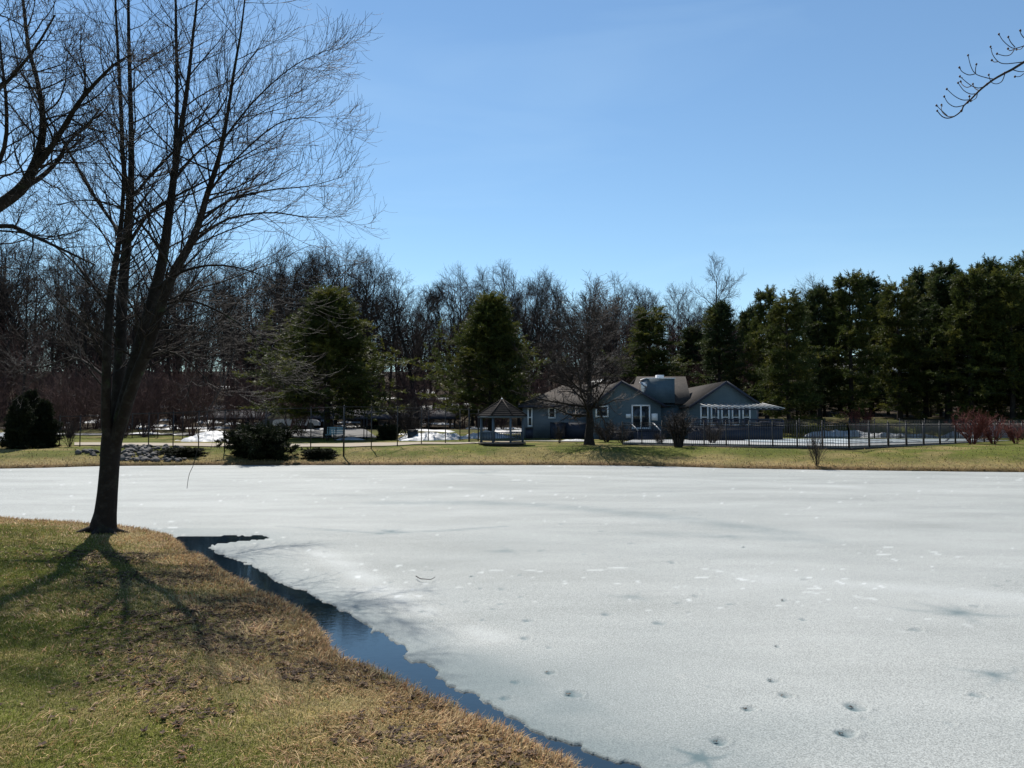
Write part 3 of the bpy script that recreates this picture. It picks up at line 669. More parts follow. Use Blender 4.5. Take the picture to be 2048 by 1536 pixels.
for q in tws:
    o = rgi.uniform(-.18, .18); n_ = len(q)
    P_ = resample([zb(x, y, o*i/(n_-1)) for i, (x, y) in enumerate(q)], 14); bt.add(P_[None], np.linspace(.0030, .0019, 14)[None], 5)
    e = P_[-1]; blob(bud, e, .0062, .0085)
    if rgi.random() < .5: blob(bud, P_[-2]+np.array([.004, 0, 0]), .0035, .004)
blob(bud, mp_[-1], .006, .008)
for i_ in (9, 14, 22, 27): blob(bud, mp_[i_], .008, .010)
bt_o = put(bt, 'twigs', TWIG2, rt)

# ------------------------------------------------------------ generic bare trees (forest) and shrubs
def make_bare(seed, H, spread=.33, fork=.35, n1=16, tm=FTRUNK, wm=FTWIG, r0=.2, rt_=.016, dense=1.0, name='bare_tree', multi=1, low=.3, upb=.05):
    g = np.random.default_rng(seed); tb = TB(); cb = TB()
    stems = []
    for m_ in range(multi):
        K = 12; pts = [np.zeros(3)+np.array([0, 0, -.3])]; d = np.array([g.normal(0, .06), g.normal(0, .06), 1.])
        if multi > 1: d = d+np.array([g.normal(0, .2), g.normal(0, .2), 0])
        for k in range(K-1):
            d = unit(d+g.normal(0, .05, 3)*np.array([1, 1, .2])+np.array([0, 0, .04])); pts.append(pts[-1]+d*H*.92/(K-1))
        P = np.array(pts)[None]; R = (r0*np.linspace(1, .12, K)**1.0)[None]; R[0, 0] *= 1.5
        tb.add(P, R, 6); stems.append((P, R))
    P = np.concatenate([s[0] for s in stems]); R = np.concatenate([s[1] for s in stems])
    P1, R1 = spawn(g, P, R, int(n1*1.25), low, .97, (46, 11), H*spread, 9, upb, .04, .13, .6, rt_*2.2, .25, .55); cb.add(P1, R1, 4)
    P2, R2 = spawn(g, P1, R1, int(8*dense), .2, 1, (38, 12), H*spread*.42, 7, .04, .04, .16, .6, rt_, .35, .4); cb.add(P2, R2, 3)
    P3, R3 = spawn(g, P2, R2, int(6*dense), .2, 1, (40, 14), H*spread*.19, 4, .05, .05, .18, .7, rt_*.75, .5, .3); cb.add(P3, R3, 3)
    return tb.mesh('trunk', tm), cb.mesh('crown', wm)
def place(meshes, names, name, loc, rot, scl, label, cat, group=None):
    o = empty(name, loc, label, cat, group); o.rotation_euler = (0, 0, rot)
    o.scale = scl if isinstance(scl, tuple) else (scl, scl, scl)
    for me, nm in zip(meshes, names): obj(nm, me, o)
    return o
FH = 20.0
VAR = [make_bare(100+i, FH, spread=[.30, .26, .34, .22, .30, .25, .36, .28][i], n1=[16, 14, 18, 12, 17, 14, 16, 15][i], low=[.22, .3, .18, .35, .25, .3, .2, .28][i], r0=[.28, .2, .38, .16, .3, .22, .34, .25][i], dense=1.35, rt_=.017) for i in range(8)]
top_x = [-200, 0, 150, 300, 500, 600, 650, 700, 760, 830, 900, 1050, 1100, 1170, 1300, 1400, 1500, 1700, 2300]
top_y = [470, 470, 500, 500, 500, 472, 480, 498, 512, 545, 535, 520, 540, 565, 560, 575, 612, 640, 640]
rf = random.Random(42); nf = 0
def forest_tree(px, Y, tpx, label, group=None, v=None):
    x = hx(px, Y); g = tz(x, Y); H = hz(tpx, Y)-g
    v = rf.randrange(8) if v is None else v
    return place(VAR[v], ('trunk', 'crown'), 'bare_tree', (x, Y, g), rf.uniform(0, 6.28), (H/FH*rf.uniform(.85, 1.05),)*2+(H/FH,), label, 'tree', group)
FG = 'leafless trees of the wood behind the pond'
for row, (Y0, Y1, step, j0, j1) in enumerate([(84, 92, 37, -4, 32), (94, 104, 28, 4, 60), (106, 118, 23, 10, 90), (120, 140, 20, 40, 150)]):
    px = -190+row*7
    while px < 1560:
        Y = rf.uniform(Y0, Y1); pj = px+rf.uniform(-.4, .4)*step
        t = np.interp(pj, top_x, top_y)+rf.uniform(j0, j1)
        reg = [(-999, 'at the far left edge'), (200, 'behind the large near tree'), (560, 'around the broad court pine'), (760, 'between the two broad pines'), (1080, 'between the gazebo pine and the yard tree'), (1260, 'above the house roof')]
        rl_ = [r for r in reg if pj >= r[0]][-1][1]
        forest_tree(pj, Y, t, 'bare grey tree, %s row of the wood, %s' % (['front', 'second', 'third', 'rearmost'][row], rl_), FG); px += step*(1.35 if px < 420 else 1); nf += 1
o = forest_tree(1428, 92, 508, 'tall pale leafless tree rising alone above the pines behind the house', None, 0)
for px, t in ((1640, 566), (1665, 572)): forest_tree(px, 95, t, 'faint bare tree top above the pines right of the house' if px == 1640 else 'bare tree top just right of the faint one above the pines')
# understory brush, reddish brown
def make_shrub(seed, H, stems, spread, wm, rt_=.008, n2=9, n3=6, name='shrub'):
    g = np.random.default_rng(seed); tb = TB(); cb = TB()
    P = []; R = []
    for k in range(stems):
        a = g.uniform(0, 6.28); d = unit(np.array([math.cos(a)*spread*g.uniform(.2, 1), math.sin(a)*spread*g.uniform(.2, 1), 1.]))
        p = np.array([math.cos(a), math.sin(a), 0])*g.uniform(0, .12)*H*.5+np.array([0, 0, -.08]); pts = [p]
        L_ = H*g.uniform(.75, 1.1)
        for q in range(8):
            d = unit(d+g.normal(0, .09, 3)+np.array([0, 0, .02])); pts.append(pts[-1]+d*L_/8)
        P.append(pts); R.append(rt_*2.6*np.linspace(1, .3, 9))
    P = np.array(P); R = np.array(R); tb.add(P, R, 4)
    P2, R2 = spawn(g, P, R, n2, .2, 1, (32, 10), H*.38, 6, .04, .05, .12, .6, rt_, .4, .4); cb.add(P2, R2, 3)
    P3, R3 = spawn(g, P2, R2, n3, .15, 1, (35, 12), H*.17, 4, .05, .05, .15, .7, rt_*.8, .6, .3); cb.add(P3, R3, 3)
    return tb.mesh('stems', wm), cb.mesh('twigs', wm)
BR = [make_shrub(300+i, 5.0, 9, .55, BRUSH, .013, 10, 6) for i in range(4)]
for i in range(215):
    if i >= 95: px = rf.uniform(-150, 1560); Y = rf.uniform(86, 128); s = rf.uniform(1.1, 2.3)
    elif i < 60: px = rf.uniform(-120, 620); Y = rf.uniform(62, 82); s = rf.uniform(.6, 1.25)
    elif i < 84: px = rf.uniform(620, 1120); Y = rf.uniform(74, 92); s = rf.uniform(.7, 1.2)
    else: px = rf.uniform(1250, 1560); Y = rf.uniform(78, 90); s = rf.uniform(.9, 1.4)
    x = hx(px, Y)
    place(BR[i % 4], ('stems', 'twigs'), 'brush_thicket', (x, Y, tz(x, Y)), rf.uniform(0, 6.28), s, 'bare brown thicket bush, foot of the wood, %s' % ('behind the large near tree' if px < 400 else 'left of the broad court pine' if px < 620 else 'between the two broad pines' if px < 1000 else 'behind the house'), 'shrub', 'thicket bushes along the wood edge')

# ------------------------------------------------------------ conifers
def make_pine(seed, H, W, crown0=.14, levels=34, per=6, needle=NEEDLE, tuft=.30, asc=.25, dense=1.0, shape='pine', gaps=.15, droop=-.02):
    g = np.random.default_rng(seed); tb = TB(); K = 10
    P = np.zeros((1, K, 3)); P[0, :, 2] = np.linspace(-.3, H*.985, K); P[0, :, :2] += np.cumsum(g.normal(0, .035, (K, 2)), 0)*H/20
    R = (.019*H*np.linspace(1, .08, K))[None]; R[0, 0] *= 1.25; tb.add(P, R, 8)
    BP = []; BR_ = []
    for i in range(levels):
        t = crown0+(1-crown0)*((i+.5)/levels)**.92; u = (t-crown0)/(1-crown0)
        if shape == 'pine': prof = min(.72+1.1*u, (1.06-u)**.72+.02)
        elif shape == 'broad': prof = (1-((u-.25)/.78)**2.2)*1.0+.08 if u > .25 else .8+.8*u
        elif shape == 'cone': prof = min(.80+1.1*u, (1.03-u)*1.32)
        else: prof = (1-u)**.85*1.0+.04
        n = per if u < .85 else max(3, per-2)
        a0 = g.uniform(0, 6.28); wl = g.uniform(.72, 1.18)
        for k in range(n):
            if g.random() < gaps+.12: continue
            a = a0+2*math.pi*k/n+g.normal(0, .25); L_ = W*prof*g.choice([g.uniform(.45, .8), g.uniform(.85, 1.3)])*wl*(1+.25*math.sin(a*2+t*9+seed)); L_ = min(L_, W*prof*1.4)
            e = asc*(.3+1.4*u)+g.normal(0, .15); d = np.array([math.cos(a)*math.cos(e), math.sin(a)*math.cos(e), math.sin(e)])
            z = t*H+g.uniform(-.22, .22)*H/levels
            p = np.array([np.interp(z, P[0, :, 2], P[0, :, 0]), np.interp(z, P[0, :, 2], P[0, :, 1]), z]); pts = [p]
            for q in range(7):
                d = unit(d+g.normal(0, .07, 3)+np.array([0, 0, droop+.05*(q/7)])); pts.append(pts[-1]+d*L_/7)
            BP.append(pts); BR_.append(np.linspace(.055, .012, 8)*(.5+.5*L_/W))
    BP = np.array(BP); BR_ = np.array(BR_)
    keep = BP[:, -1, 2] < H*1.02; BP = BP[keep]; BR_ = BR_[keep]
    tb.add(BP, BR_, 3)
    P2, R2 = spawn(g, BP, BR_, int(11*dense), .22, 1, (52, 10), W*.30, 5, .02, .03, .10, .5, .008, .5, .35, flat=.92)
    # tuft centres along twigs and bough ends
    c = [P2[:, 1:].reshape(-1, 3), BP[:, 4:].reshape(-1, 3), (P2[:, 1:-1]*.5+P2[:, 2:]*.5).reshape(-1, 3)]
    dr = [np.gradient(P2, axis=1)[:, 1:].reshape(-1, 3), np.gradient(BP, axis=1)[:, 4:].reshape(-1, 3), np.gradient(P2, axis=1)[:, 1:-1].reshape(-1, 3)]
    C_ = np.concatenate(c); D_ = unit(np.concatenate(dr)); n = len(C_)
    nb = 5; C_ = np.repeat(C_, nb, 0); D_ = np.repeat(D_, nb, 0); n *= nb
    C_ = C_+g.normal(0, tuft*.16, C_.shape)
    q = unit(D_*.7+g.normal(0, .62, (n, 3))+np.array([0, 0, .25])); Ln = tuft*g.uniform(.5, 1.1, (n, 1))
    s_ = unit(np.cross(q, g.normal(size=(n, 3))))*tuft*g.uniform(.07, .15, (n, 1))
    V = np.stack([C_-s_, C_+s_, C_+q*Ln+s_*.3, C_+q*Ln-s_*.3], 1).reshape(-1, 3)
    Fq = np.arange(n*4).reshape(-1, 4)
    return tb.mesh('trunk', FTRUNK), mesh_np('crown', V, Fq, needle)
PH = 16.0
PV = [make_pine(500, PH, 4.8, .10, 17, 9, NEEDLE, .34, asc=.2), make_pine(501, PH, 4.4, .15, 18, 9, NEEDLE2, .33, gaps=.15, asc=.28), make_pine(502, PH, 5.2, .06, 16, 9, NEEDLE, .35, gaps=.12, asc=.12),
      make_pine(503, PH, 3.9, .2, 17, 8, NEEDLE2, .33, gaps=.2, asc=.35), make_pine(504, PH, 6.2, .13, 16, 14, NEEDLE, .33, shape='cone', asc=.42, gaps=.04, dense=1.25)]
rp = random.Random(9)
def pine(px, Y, tpx, v, label, group=None, wide=1.0, base=None):
    x = hx(px, Y); g = tz(x, Y) if base is None else base; H = hz(tpx, Y)-g
    return place(PV[v], ('trunk', 'crown'), 'pine_tree', (x, Y, g), rp.uniform(0, 6.28), (H/PH*wide, H/PH*wide, H/PH), label, 'pine tree', group)
pine(655, 63, 596, 4, 'broad spreading pine standing behind the tall court fence, above the teal bench', None, 1.5)
pine(982, 66, 606, 4, 'dense rounded pine behind the gazebo', None, 1.28)
ords = ['first', 'second', 'third', 'fourth', 'fifth', 'sixth', 'seventh', 'eighth', 'ninth', 'tenth', 'eleventh', 'twelfth', 'thirteenth', 'fourteenth', 'fifteenth', 'sixteenth']
pine(1300, 78, 622, 2, 'dark pine behind the roof just right of the yard tree', None, 1.35)
pine(1440, 76, 615, 1, 'pine rising directly behind the right gable of the blue house', None, 1.2)
pine(1385, 86, 660, 3, 'small dark pine behind the chimney box of the house', None, 1.5)
rowp = [(1535, 73, 585, 0, .85), (1578, 66, 596, 2, .95), (1640, 72, 582, 1, .95), (1705, 70, 556, 0, 1.0), (1745, 78, 562, 3, 1.1), (1800, 72, 570, 2, .95), (1852, 76, 552, 1, 1.0),
        (1900, 72, 540, 3, 1.25), (1945, 68, 548, 0, 1.0), (1985, 74, 536, 1, 1.1), (2025, 66, 548, 2, 1.0), (2065, 70, 520, 0, 1.1), (2130, 66, 530, 1, 1.1), (2200, 70, 525, 0, 1.1)]
for i, (px, Y, t, v, wd) in enumerate(rowp):
    pine(px, Y, t, v, '%s pine from the left in the dark row right of the house' % ords[i], 'pines in the row right of the house', wd)
bk = [(1500, 88, 625), (1560, 84, 618), (1610, 92, 612), (1680, 92, 598), (1770, 94, 590), (1830, 92, 585), (1880, 90, 580), (1930, 92, 570), (2000, 90, 566), (2050, 92, 560), (2110, 90, 560)]
for i, (px, Y, t) in enumerate(bk):
    pine(px, Y, t, [1, 3, 0, 1, 3][i % 5], 'shaded pine standing behind the front row of pines', 'pines behind the front row', 1.0)
for i in range(18):
    px = 1470+i*38+rp.uniform(-12, 12); pine(px, rp.uniform(77, 88), rp.uniform(735, 790), [2, 0, 1][i % 3], 'short shaded pine filling the gap under the taller row', 'young pines under the row', 1.7)
SPV = make_pine(600, 5.0, 1.9, .0, 26, 9, SPRUCE, .22, .15, 1.3, 'spruce', .05)
def spruce(px, Y, by, tpx, label, wide=1.0):
    x = hx(px, Y); g = tz(x, Y); H = hz(tpx, Y)-g
    return place(SPV, ('trunk', 'crown'), 'spruce_tree', (x, Y, g), px*.1, (H/5*wide, H/5*wide, H/5), label, 'spruce tree')
spruce(38, 44.5, 900, 800, 'dark conical spruce nearest the left edge on the far bank', 1.0)
spruce(88, 46, 898, 806, 'dark spruce right beside the leftmost one on the far bank', 1.0)
spruce(62, 49, 898, 788, 'taller dark spruce rising between the two front spruces at the left', 1.0)
# low junipers on the far bank
JN = make_pine(610, 2.0, 2.3, .02, 16, 10, SPRUCE, .30, .35, 1.1, 'broad', .05)
for px, Y, t, wd, lb_ in ((522, 43.4, 858, .85, 'dark sprawling juniper bush beside the ice on the far bank'), (640, 43.2, 898, .42, 'low dark juniper clump right of the sprawling one'), (372, 43.6, 896, .5, 'low dark bush at the end of the stone slope')):
    x = hx(px, Y); g = tz(x, Y); H = hz(t, Y)-g
    place(JN, ('trunk', 'crown'), 'juniper_bush', (x, Y, g-.05), px*.3, (wd, wd, H/2.0), lb_, 'juniper')

# ------------------------------------------------------------ yard tree and shrubs on the far lawn
Yt = 49.5; xt = hx(1178, Yt); gt = tz(xt, Yt)
g = np.random.default_rng(77); tb = TB(); lb = TB(); tw = TB()
Hh = hz(600, Yt)-gt
P = np.zeros((1, 14, 3)); P[0, :, 2] = np.linspace(-.1, Hh*.97, 14); P[0, :, 0] = np.cumsum(g.normal(0, .03, 14))
R = (.8*np.array([.50, .34, .32, .27, .22, .19, .16, .13, .11, .09, .07, .05, .035, .02]))[None]
tb.add(P, R, 12)
a, b = spawn(g, P, R, 58, .19, .97, (74, 11), 5.4, 11, .015, .06, .11, .42, .02, .2, .5); lb.add(a, b, 5)
P2, R2 = spawn(g, a, b, 15, .15, 1, (42, 12), 1.5, 7, .02, .06, .13, .6, .013, .4, .3); tw.add(P2, R2, 3)
P3, R3 = spawn(g, P2, R2, 7, .15, 1, (42, 14), .55, 4, .03, .08, .15, .7, .011, .5, .3); tw.add(P3, R3, 3)
yt = empty('bare_tree', (xt, Yt, gt), 'round crowned leafless tree on the far lawn in front of the house', 'tree')
obj('trunk', tb.mesh('trunk', BARK), yt); obj('limbs', lb.mesh('limbs', BARK), yt); obj('twigs', tw.mesh('twigs', TWIG), yt)
SH = [make_shrub(700, 1.6, 20, .75, TWIG, .0085, 9, 6), make_shrub(701, 1.6, 16, .6, TWIG, .0085, 9, 5), make_shrub(702, 1.6, 20, .7, REDTWIG, .009, 9, 6)]
def shrub(px, Y, tpx, v, label, wide=1.0, nm='bare_shrub', sink=0):
    x = hx(px, Y); gg = tz(x, Y)-sink; H = hz(tpx, Y)-gg
    return place(SH[v], ('stems', 'twigs'), nm, (x, Y, gg), px*.7, (H/1.6*wide, H/1.6*wide, H/1.6), label, 'shrub')
shrub(1213, 53.5, 842, 0, 'rounded twiggy shrub against the house just right of the yard tree', 1.3)
shrub(1243, 52.5, 850, 1, 'fan shaped twiggy shrub left of the deck stairs', 1.1)
shrub(1119, 52.5, 852, 1, 'small sparse shrub left of the yard tree trunk', .7)
shrub(1424, 48.5, 846, 0, 'low twiggy shrub at the fence right of the round topped one', 1.0)
shrub(1318, 48.5, 866, 0, 'small twiggy bush right at the fence start below the stairs', .9)
shrub(1632, 37.9, 872, 1, 'cluster of upright shoots at the ice edge below the fence', .55)
shrub(1944, 48.8, 824, 2, 'large red twig shrub in front of the fence', 1.0, 'red_twig_shrub')
shrub(1985, 49.2, 838, 2, 'second red twig shrub in front of the fence', .9, 'red_twig_shrub')
shrub(2030, 49.6, 846, 2, 'third red twig shrub, nearest the right edge', .9, 'red_twig_shrub')
shrub(1722, 66, 822, 2, 'red twig shrub behind the fenced pool by the snow', 1.3, 'red_twig_shrub')
shrub(1490, 58, 850, 0, 'brown shrub before the house deck', .5)
shrub(140, 46.5, 845, 1, 'thin dark shrub by the left end of the fence', .6)
shrub(470, 50, 862, 0, 'bare shrub in front of the snow mound behind the fence', .8)
shrub(818, 62, 800, 0, 'wiry bare shrub above the dark utility box', 1.0)
# the round topped shrub with thick trunks
xr, Yr = hx(1356, 46.0), 46.0; gr = tz(xr, Yr)
g = np.random.default_rng(88); tb = TB(); tw = TB(); P = []; R = []
for k in range(7):
    a = k*.9; pts = [np.array([math.cos(a)*.14, math.sin(a)*.10, -.1])]; d = unit(np.array([math.cos(a)*.28, math.sin(a)*.28, 1]))
    for q in range(7): d = unit(d+g.normal(0, .07, 3)); pts.append(pts[-1]+d*.26)
    P.append(pts); R.append(np.linspace(.10, .03, 8))
P = np.array(P); R = np.array(R); tb.add(P, R, 6)
a, b = spawn(g, P, R, 16, .4, 1, (48, 12), .85, 7, .03, .02, .12, .35, .010, .4, .2); tw.add(a, b, 3)
P3, R3 = spawn(g, a, b, 11, .1, 1, (42, 14), .32, 4, .05, .05, .15, .6, .008, .6, .2); tw.add(P3, R3, 3)
rs = empty('bare_shrub', (xr, Yr, gr), 'dense round topped shrub on thick short trunks in front of the fence', 'shrub')
obj('stems', tb.mesh('stems', BARK), rs); obj('twigs', tw.mesh('twigs', TWIG), rs)

# ------------------------------------------------------------ path, road, patio
def strip(name, pts_a, pts_b, mat, lift, n=40, m=4, sides=0.0):
    A_ = resample([np.array([*p, 0.]) for p in pts_a], n); B_ = resample([np.array([*p, 0.]) for p in pts_b], n)
    V = []
    for j in range(m+1):
        L_ = A_*(1-j/m)+B_*(j/m); z = terrain(L_[:, 0], L_[:, 1]); V.append(np.stack([L_[:, 0], L_[:, 1], z+lift], -1))
    V = np.array(V).reshape(-1, 3); q = gridq(np.arange((m+1)*n).reshape(m+1, n))
    return tag(obj(name, mesh_np(name, V, q, mat, True)), kind='structure')
strip('path', [(hx(150, 47.5), 47.5), (hx(420, 46.3), 46.3), (hx(700, 46.3), 46.3), (hx(800, 48.2), 48.2), (hx(960, 51.5), 51.5), (hx(1020, 53), 53)],
      [(hx(150, 51), 51), (hx(420, 51), 51), (hx(700, 51), 51), (hx(800, 52), 52), (hx(960, 53.5), 53.5), (hx(1020, 54.2), 54.2)], ASPHALT, .05, 80, 8)
strip('pavement', [(hx(1000, 55), 55), (hx(1100, 54.2), 54.2), (hx(1170, 53.6), 53.6)], [(hx(1000, 55.8), 55.8), (hx(1100, 55.4), 55.4), (hx(1170, 55.2), 55.2)], CONC, .06, 20, 3)
strip('road', [(-70, 66), (-30, 66), (hx(640, 62), 62), (hx(760, 62), 62)], [(-70, 69), (-30, 69), (hx(640, 76), 76), (hx(720, 78), 78)], ROADM, .06, 60, 8)
# ------------------------------------------------------------ pool fence
def fence_pt(px, py, zb_=.85): return onz(px, py, zb_)
FZ = .86
c0 = onz(1245, 889.5, FZ); c1 = onz(1698, 898, FZ); c2 = onz(2048, 884.5, FZ); c2 = c1+(c2-c1)*1.35
# patio base: a flat raised terrace with a retaining edge coloured dark as its shaded side, inside the fence
mb = MB()
bk0 = np.array([c0[0]+2, 57.4, 0]); bk2 = np.array([44, 60.5, 0])
pat = [c0[:2], c1[:2], c2[:2], bk2[:2], np.array([20, 60.6]), bk0[:2]]
def poly_prism(name, P2d, z0, z1, mat, parent=None):
    n = len(P2d); V = [(p[0], p[1], z0) for p in P2d]+[(p[0], p[1], z1) for p in P2d]
    me = bpy.data.meshes.new(name); me.from_pydata(V, [], [tuple(range(n))[::-1], tuple(range(n, 2*n))]+[(i, (i+1) % n, n+(i+1) % n, n+i) for i in range(n)])
    me.materials.append(mat); return obj(name, me, parent)
PZ = 1.02
tag(poly_prism('patio_terrace', pat, .3, PZ, PATIO), kind='structure')
cv = [np.array(p) for p in [(19.5, 46.2), (31, 51.5), (36, 57.5), (17, 57.5), (15.5, 50)]]
pc = empty('pool_cover', (24, 52, PZ), 'pale blue winter cover stretched over the fenced pool', 'pool cover')
me_ = poly_prism('cover_sheet', [p-np.array([24, 52]) for p in cv], .004, .05, COVER, pc)
mb = MB()
for k in range(6):
    a = cv[3]*(1-k/5)+cv[2]*(k/5)+np.array([0, -.6]); b_ = cv[0]*(1-k/5)+cv[1]*(k/5)+np.array([0, .6])
    mb.bar((a[0], a[1], PZ+.062), (b_[0], b_[1], PZ+.062), .12, .02)
mb.build('seams', NAVY, pc)
pf = empty('pool_fence', c1*np.array([1, 1, 0])+np.array([0, 0, FZ]), 'black iron picket fence around the pool terrace', 'fence')
FTOP = hz(846.5, c1[1])
def fence_run(a, b, parent, nseg, top, zb_=FZ):
    a = np.asarray(a); b = np.asarray(b); post = []
    rl = MB(); pk = MB(); L_ = np.linalg.norm(b[:2]-a[:2])
    for k in range(nseg+1):
        p = a+(b-a)*k/nseg; m = MB(); m.box(p[0]-.035, p[0]+.035, p[1]-.035, p[1]+.035, zb_-.2, top+.06)
        m.cyl(p, .05, top+.06, top+.13, 6, .015); m.build('post', BLACKIRON, parent)
    for k in range(nseg):
        p = a+(b-a)*k/nseg; q = a+(b-a)*(k+1)/nseg
        rl = MB()
        for z in (top, top-.14, zb_+.14): rl.bar((p[0], p[1], z), (q[0], q[1], z), .03, .035)
        n = max(2, int(np.linalg.norm(q-p)/.125))
        for j in range(1, n):
            s = p+(q-p)*j/n; rl.box(s[0]-.010, s[0]+.010, s[1]-.010, s[1]+.010, zb_+.06, top)
        rl.build('picket_panel', BLACKIRON, parent)
fence_run(c0, c1, pf, 10, FTOP); fence_run(c1, c2, pf, 15, FTOP)
pf2 = empty('pool_fence', (44, 60.5, PZ), 'rear run of black picket fence behind the pool terrace', 'fence')
fence_run(np.array([20.5, 60.3, 0]), np.array([44, 60.2, 0]), pf2, 12, PZ+1.45, PZ)
kb = empty('retaining_kerb', c1*np.array([1, 1, 0]), 'low kerb under the picket fence, its shade coloured in', 'kerb')
m = MB(); m.bar(c0+np.array([0, -.08, -.10]), c1+np.array([0, -.08, -.10]), .12, .34); m.bar(c1+np.array([.1, -.08, -.10]), c2+np.array([.06, -.08, -.10]), .12, .34)
m.build('boards', M('kerb_shade', (.03, .027, .025), .8, [(3, (.05, .045, .04), .4, .7)]), kb)  # dark colour stands for the shaded near side of the kerb

# ------------------------------------------------------------ tall court fence at the left
cf = empty('court_fence', (hx(688, 43.5), 43.5, .6), 'tall dark chain link fence frame along the far path, nearest corner beside the bench', 'fence')
fr = [(120, 897, 832, 47), (161, 897, 831.5, 46.5), (230, 897, 829, 46), (298, 897, 826, 45.5), (347, 897, 824, 45.2), (398, 898, 822, 45), (450, 899, 820, 44.8), (532, 899, 817, 44.6), (622, 899, 815, 44.2), (688, 915, 812.5, 43.6),
      (743, 897, 813, 45.5), (795, 893, 814, 47.2), (843, 889.5, 815.5, 49.5), (891, 887, 816.5, 51.5), (938, 886, 817.5, 53.2)]
prev = None; rails = MB()
for (px, pb, pt, Y) in fr:
    x = hx(px, Y); zt = hz(pt, Y); g_ = tz(x, Y)-.1
    r_ = .05 if px in (688, 938) else .032
    m = MB(); m.cyl((x, Y), r_, g_, zt, 8); m.cyl((x, Y), r_*1.3, zt, zt+.07, 8, .01); m.build('post', GALV, cf)
    if prev is not None:
        MB().bar((prev[0], prev[1], prev[2]-.03), (x, Y, zt-.03), .035).build('top_rail', GALV, cf); MB().bar((prev[0], prev[1], prev[3]+.16), (x, Y, g_+.16), .012).build('bottom_wire', GALV, cf)
    prev = (x, Y, zt, g_)
cr_ = empty('court_fence', (hx(734, 56), 56, 1.0), 'rear run of the tall dark fence frame beyond the path', 'fence')
prev = None; rails = MB()
for (px, pt, Y) in ((265, 826, 60), (316, 826, 60), (366, 826, 60), (415, 825, 60), (570, 824, 59.5), (648, 822, 59.5), (667, 822, 59.5), (728, 822, 58.5), (734, 822, 57.5), (857, 820, 56.5), (920, 819, 55.5), (957, 819, 55)):
    x = hx(px, Y); zt = hz(pt, Y); g_ = tz(x, Y)-.1
    m = MB(); m.cyl((x, Y), .032, g_, zt, 8); m.build('post', GALV, cr_)
    if prev is not None: MB().bar((prev[0], prev[1], prev[2]-.03), (x, Y, zt-.03), .03).build('top_rail', GALV, cr_)
    prev = (x, Y, zt)
gt_ = empty('fence_gate', (hx(948, 53.6), 53.6, 1), 'narrow dark gate frame beside the gazebo', 'gate')
m = MB(); xa, xb = hx(939.5, 53.5), hx(956, 54.6); g_ = tz(xa, 53.5)
for z in (g_+.1, g_+1.0, g_+2.0): m.bar((xa, 53.5, z), (xb, 54.6, z), .04)
m.bar((xa, 53.5, g_+.1), (xa, 53.5, g_+2), .04); m.bar((xb, 54.6, g_+.1), (xb, 54.6, g_+2), .04); m.build('frame', GALV, gt_)

# ------------------------------------------------------------ gazebo
GYY = 50.0; gx = hx(1004, GYY); gg = tz(gx, GYY)+.0
gz = empty('gazebo', (gx, GYY, gg), 'small octagonal open gazebo with a dark shingled roof on the far lawn', 'gazebo')
def octo(r, a0=math.pi/8): return [np.array([gx+r*math.cos(a0+k*math.pi/4), GYY+r*math.sin(a0+k*math.pi/4)]) for k in range(8)]
def prism8(P, z0, z1): m = MB(); V = [(*p, z0) for p in P]+[(*p, z1) for p in P]+[(gx, GYY, z0), (gx, GYY, z1)]; m.add(V, [(k, (k+1) % 8, 8+(k+1) % 8, 8+k) for k in range(8)], [((k+1) % 8, k, 16) for k in range(8)]+[(8+k, 8+(k+1) % 8, 17) for k in range(8)]); return m
fz = hz(884.5, GYY); zrail = hz(864.5, GYY); zeave = hz(832, GYY); zapex = hz(799, GYY)
prism8(octo(1.66), fz-.09, fz).build('floor', WOOD, gz)
prism8(octo(1.48), gg-.25, fz-.09).build('skirt', M('dark_skirt', (.03, .028, .03), .8), gz)
m = MB(); P8 = octo(1.76); P8i = octo(.20)
for k in range(8):
    nb = 9
    for j in range(nb):   # lapped shingle courses
        f0, f1 = j/nb, (j+1)/nb
        def pt(f, kk): q = P8[kk % 8]*(1-f)+np.array([gx, GYY])*f; return q, zeave+(zapex-zeave)*f
        (a, za), (b_, _), (c, zc), (d_, _) = pt(f0, k), pt(f0, k+1), pt(f1, k+1), pt(f1, k)
        if j == nb-1: c = np.array([gx, GYY])+(c-np.array([gx, GYY]))*.0+np.array([.001, 0]); d_ = c
        m.add([(*a, za+.035), (*b_, za+.035), (*c, zc+.0), (*d_, zc+.0), (*a, za-.01), (*b_, za-.01)], [(0, 1, 2, 3), (4, 5, 1, 0)] if j < nb-1 else [(4, 5, 1, 0)], [] if j < nb-1 else [(0, 1, 2)])
GROOF = M('gazebo_shingles', (.028, .024, .022), .95, [(9, (.045, .038, .034), .45, .6)], (30, .5, .02), spec=.1)
m.build('roof', GROOF, gz)
m = MB()
for k in range(8): m.bar((*P8[k], zeave+.04), (gx, GYY, zapex+.04), .07, .05)
m.build('hip_caps', GROOF, gz)
prism8(octo(1.70), zeave-.12, zeave-.02).build('fascia', GAZ, gz)
m = MB(); m.cyl((gx, GYY), .09, zapex, zapex+.10, 8, .03); m.build('finial', WHITE, gz)
O8 = octo(1.45)
for k in range(8):
    m = MB(); p = O8[k]; m.box(p[0]-.065, p[0]+.065, p[1]-.065, p[1]+.065, fz, zeave-.1); m.build('post', GAZ, gz)
for k in range(8):
    if k == 1: continue
    a, b_ = O8[k], O8[(k+1) % 8]; m = MB()
    m.bar((*a, zrail), (*b_, zrail), .09, .06); m.bar((*a, fz+.14), (*b_, fz+.14), .05, .05)
    for j in range(1, 8): s = a+(b_-a)*j/8; m.bar((*s, fz+.12), (*s, zrail), .045)
    m.build('railing', GAZ, gz)
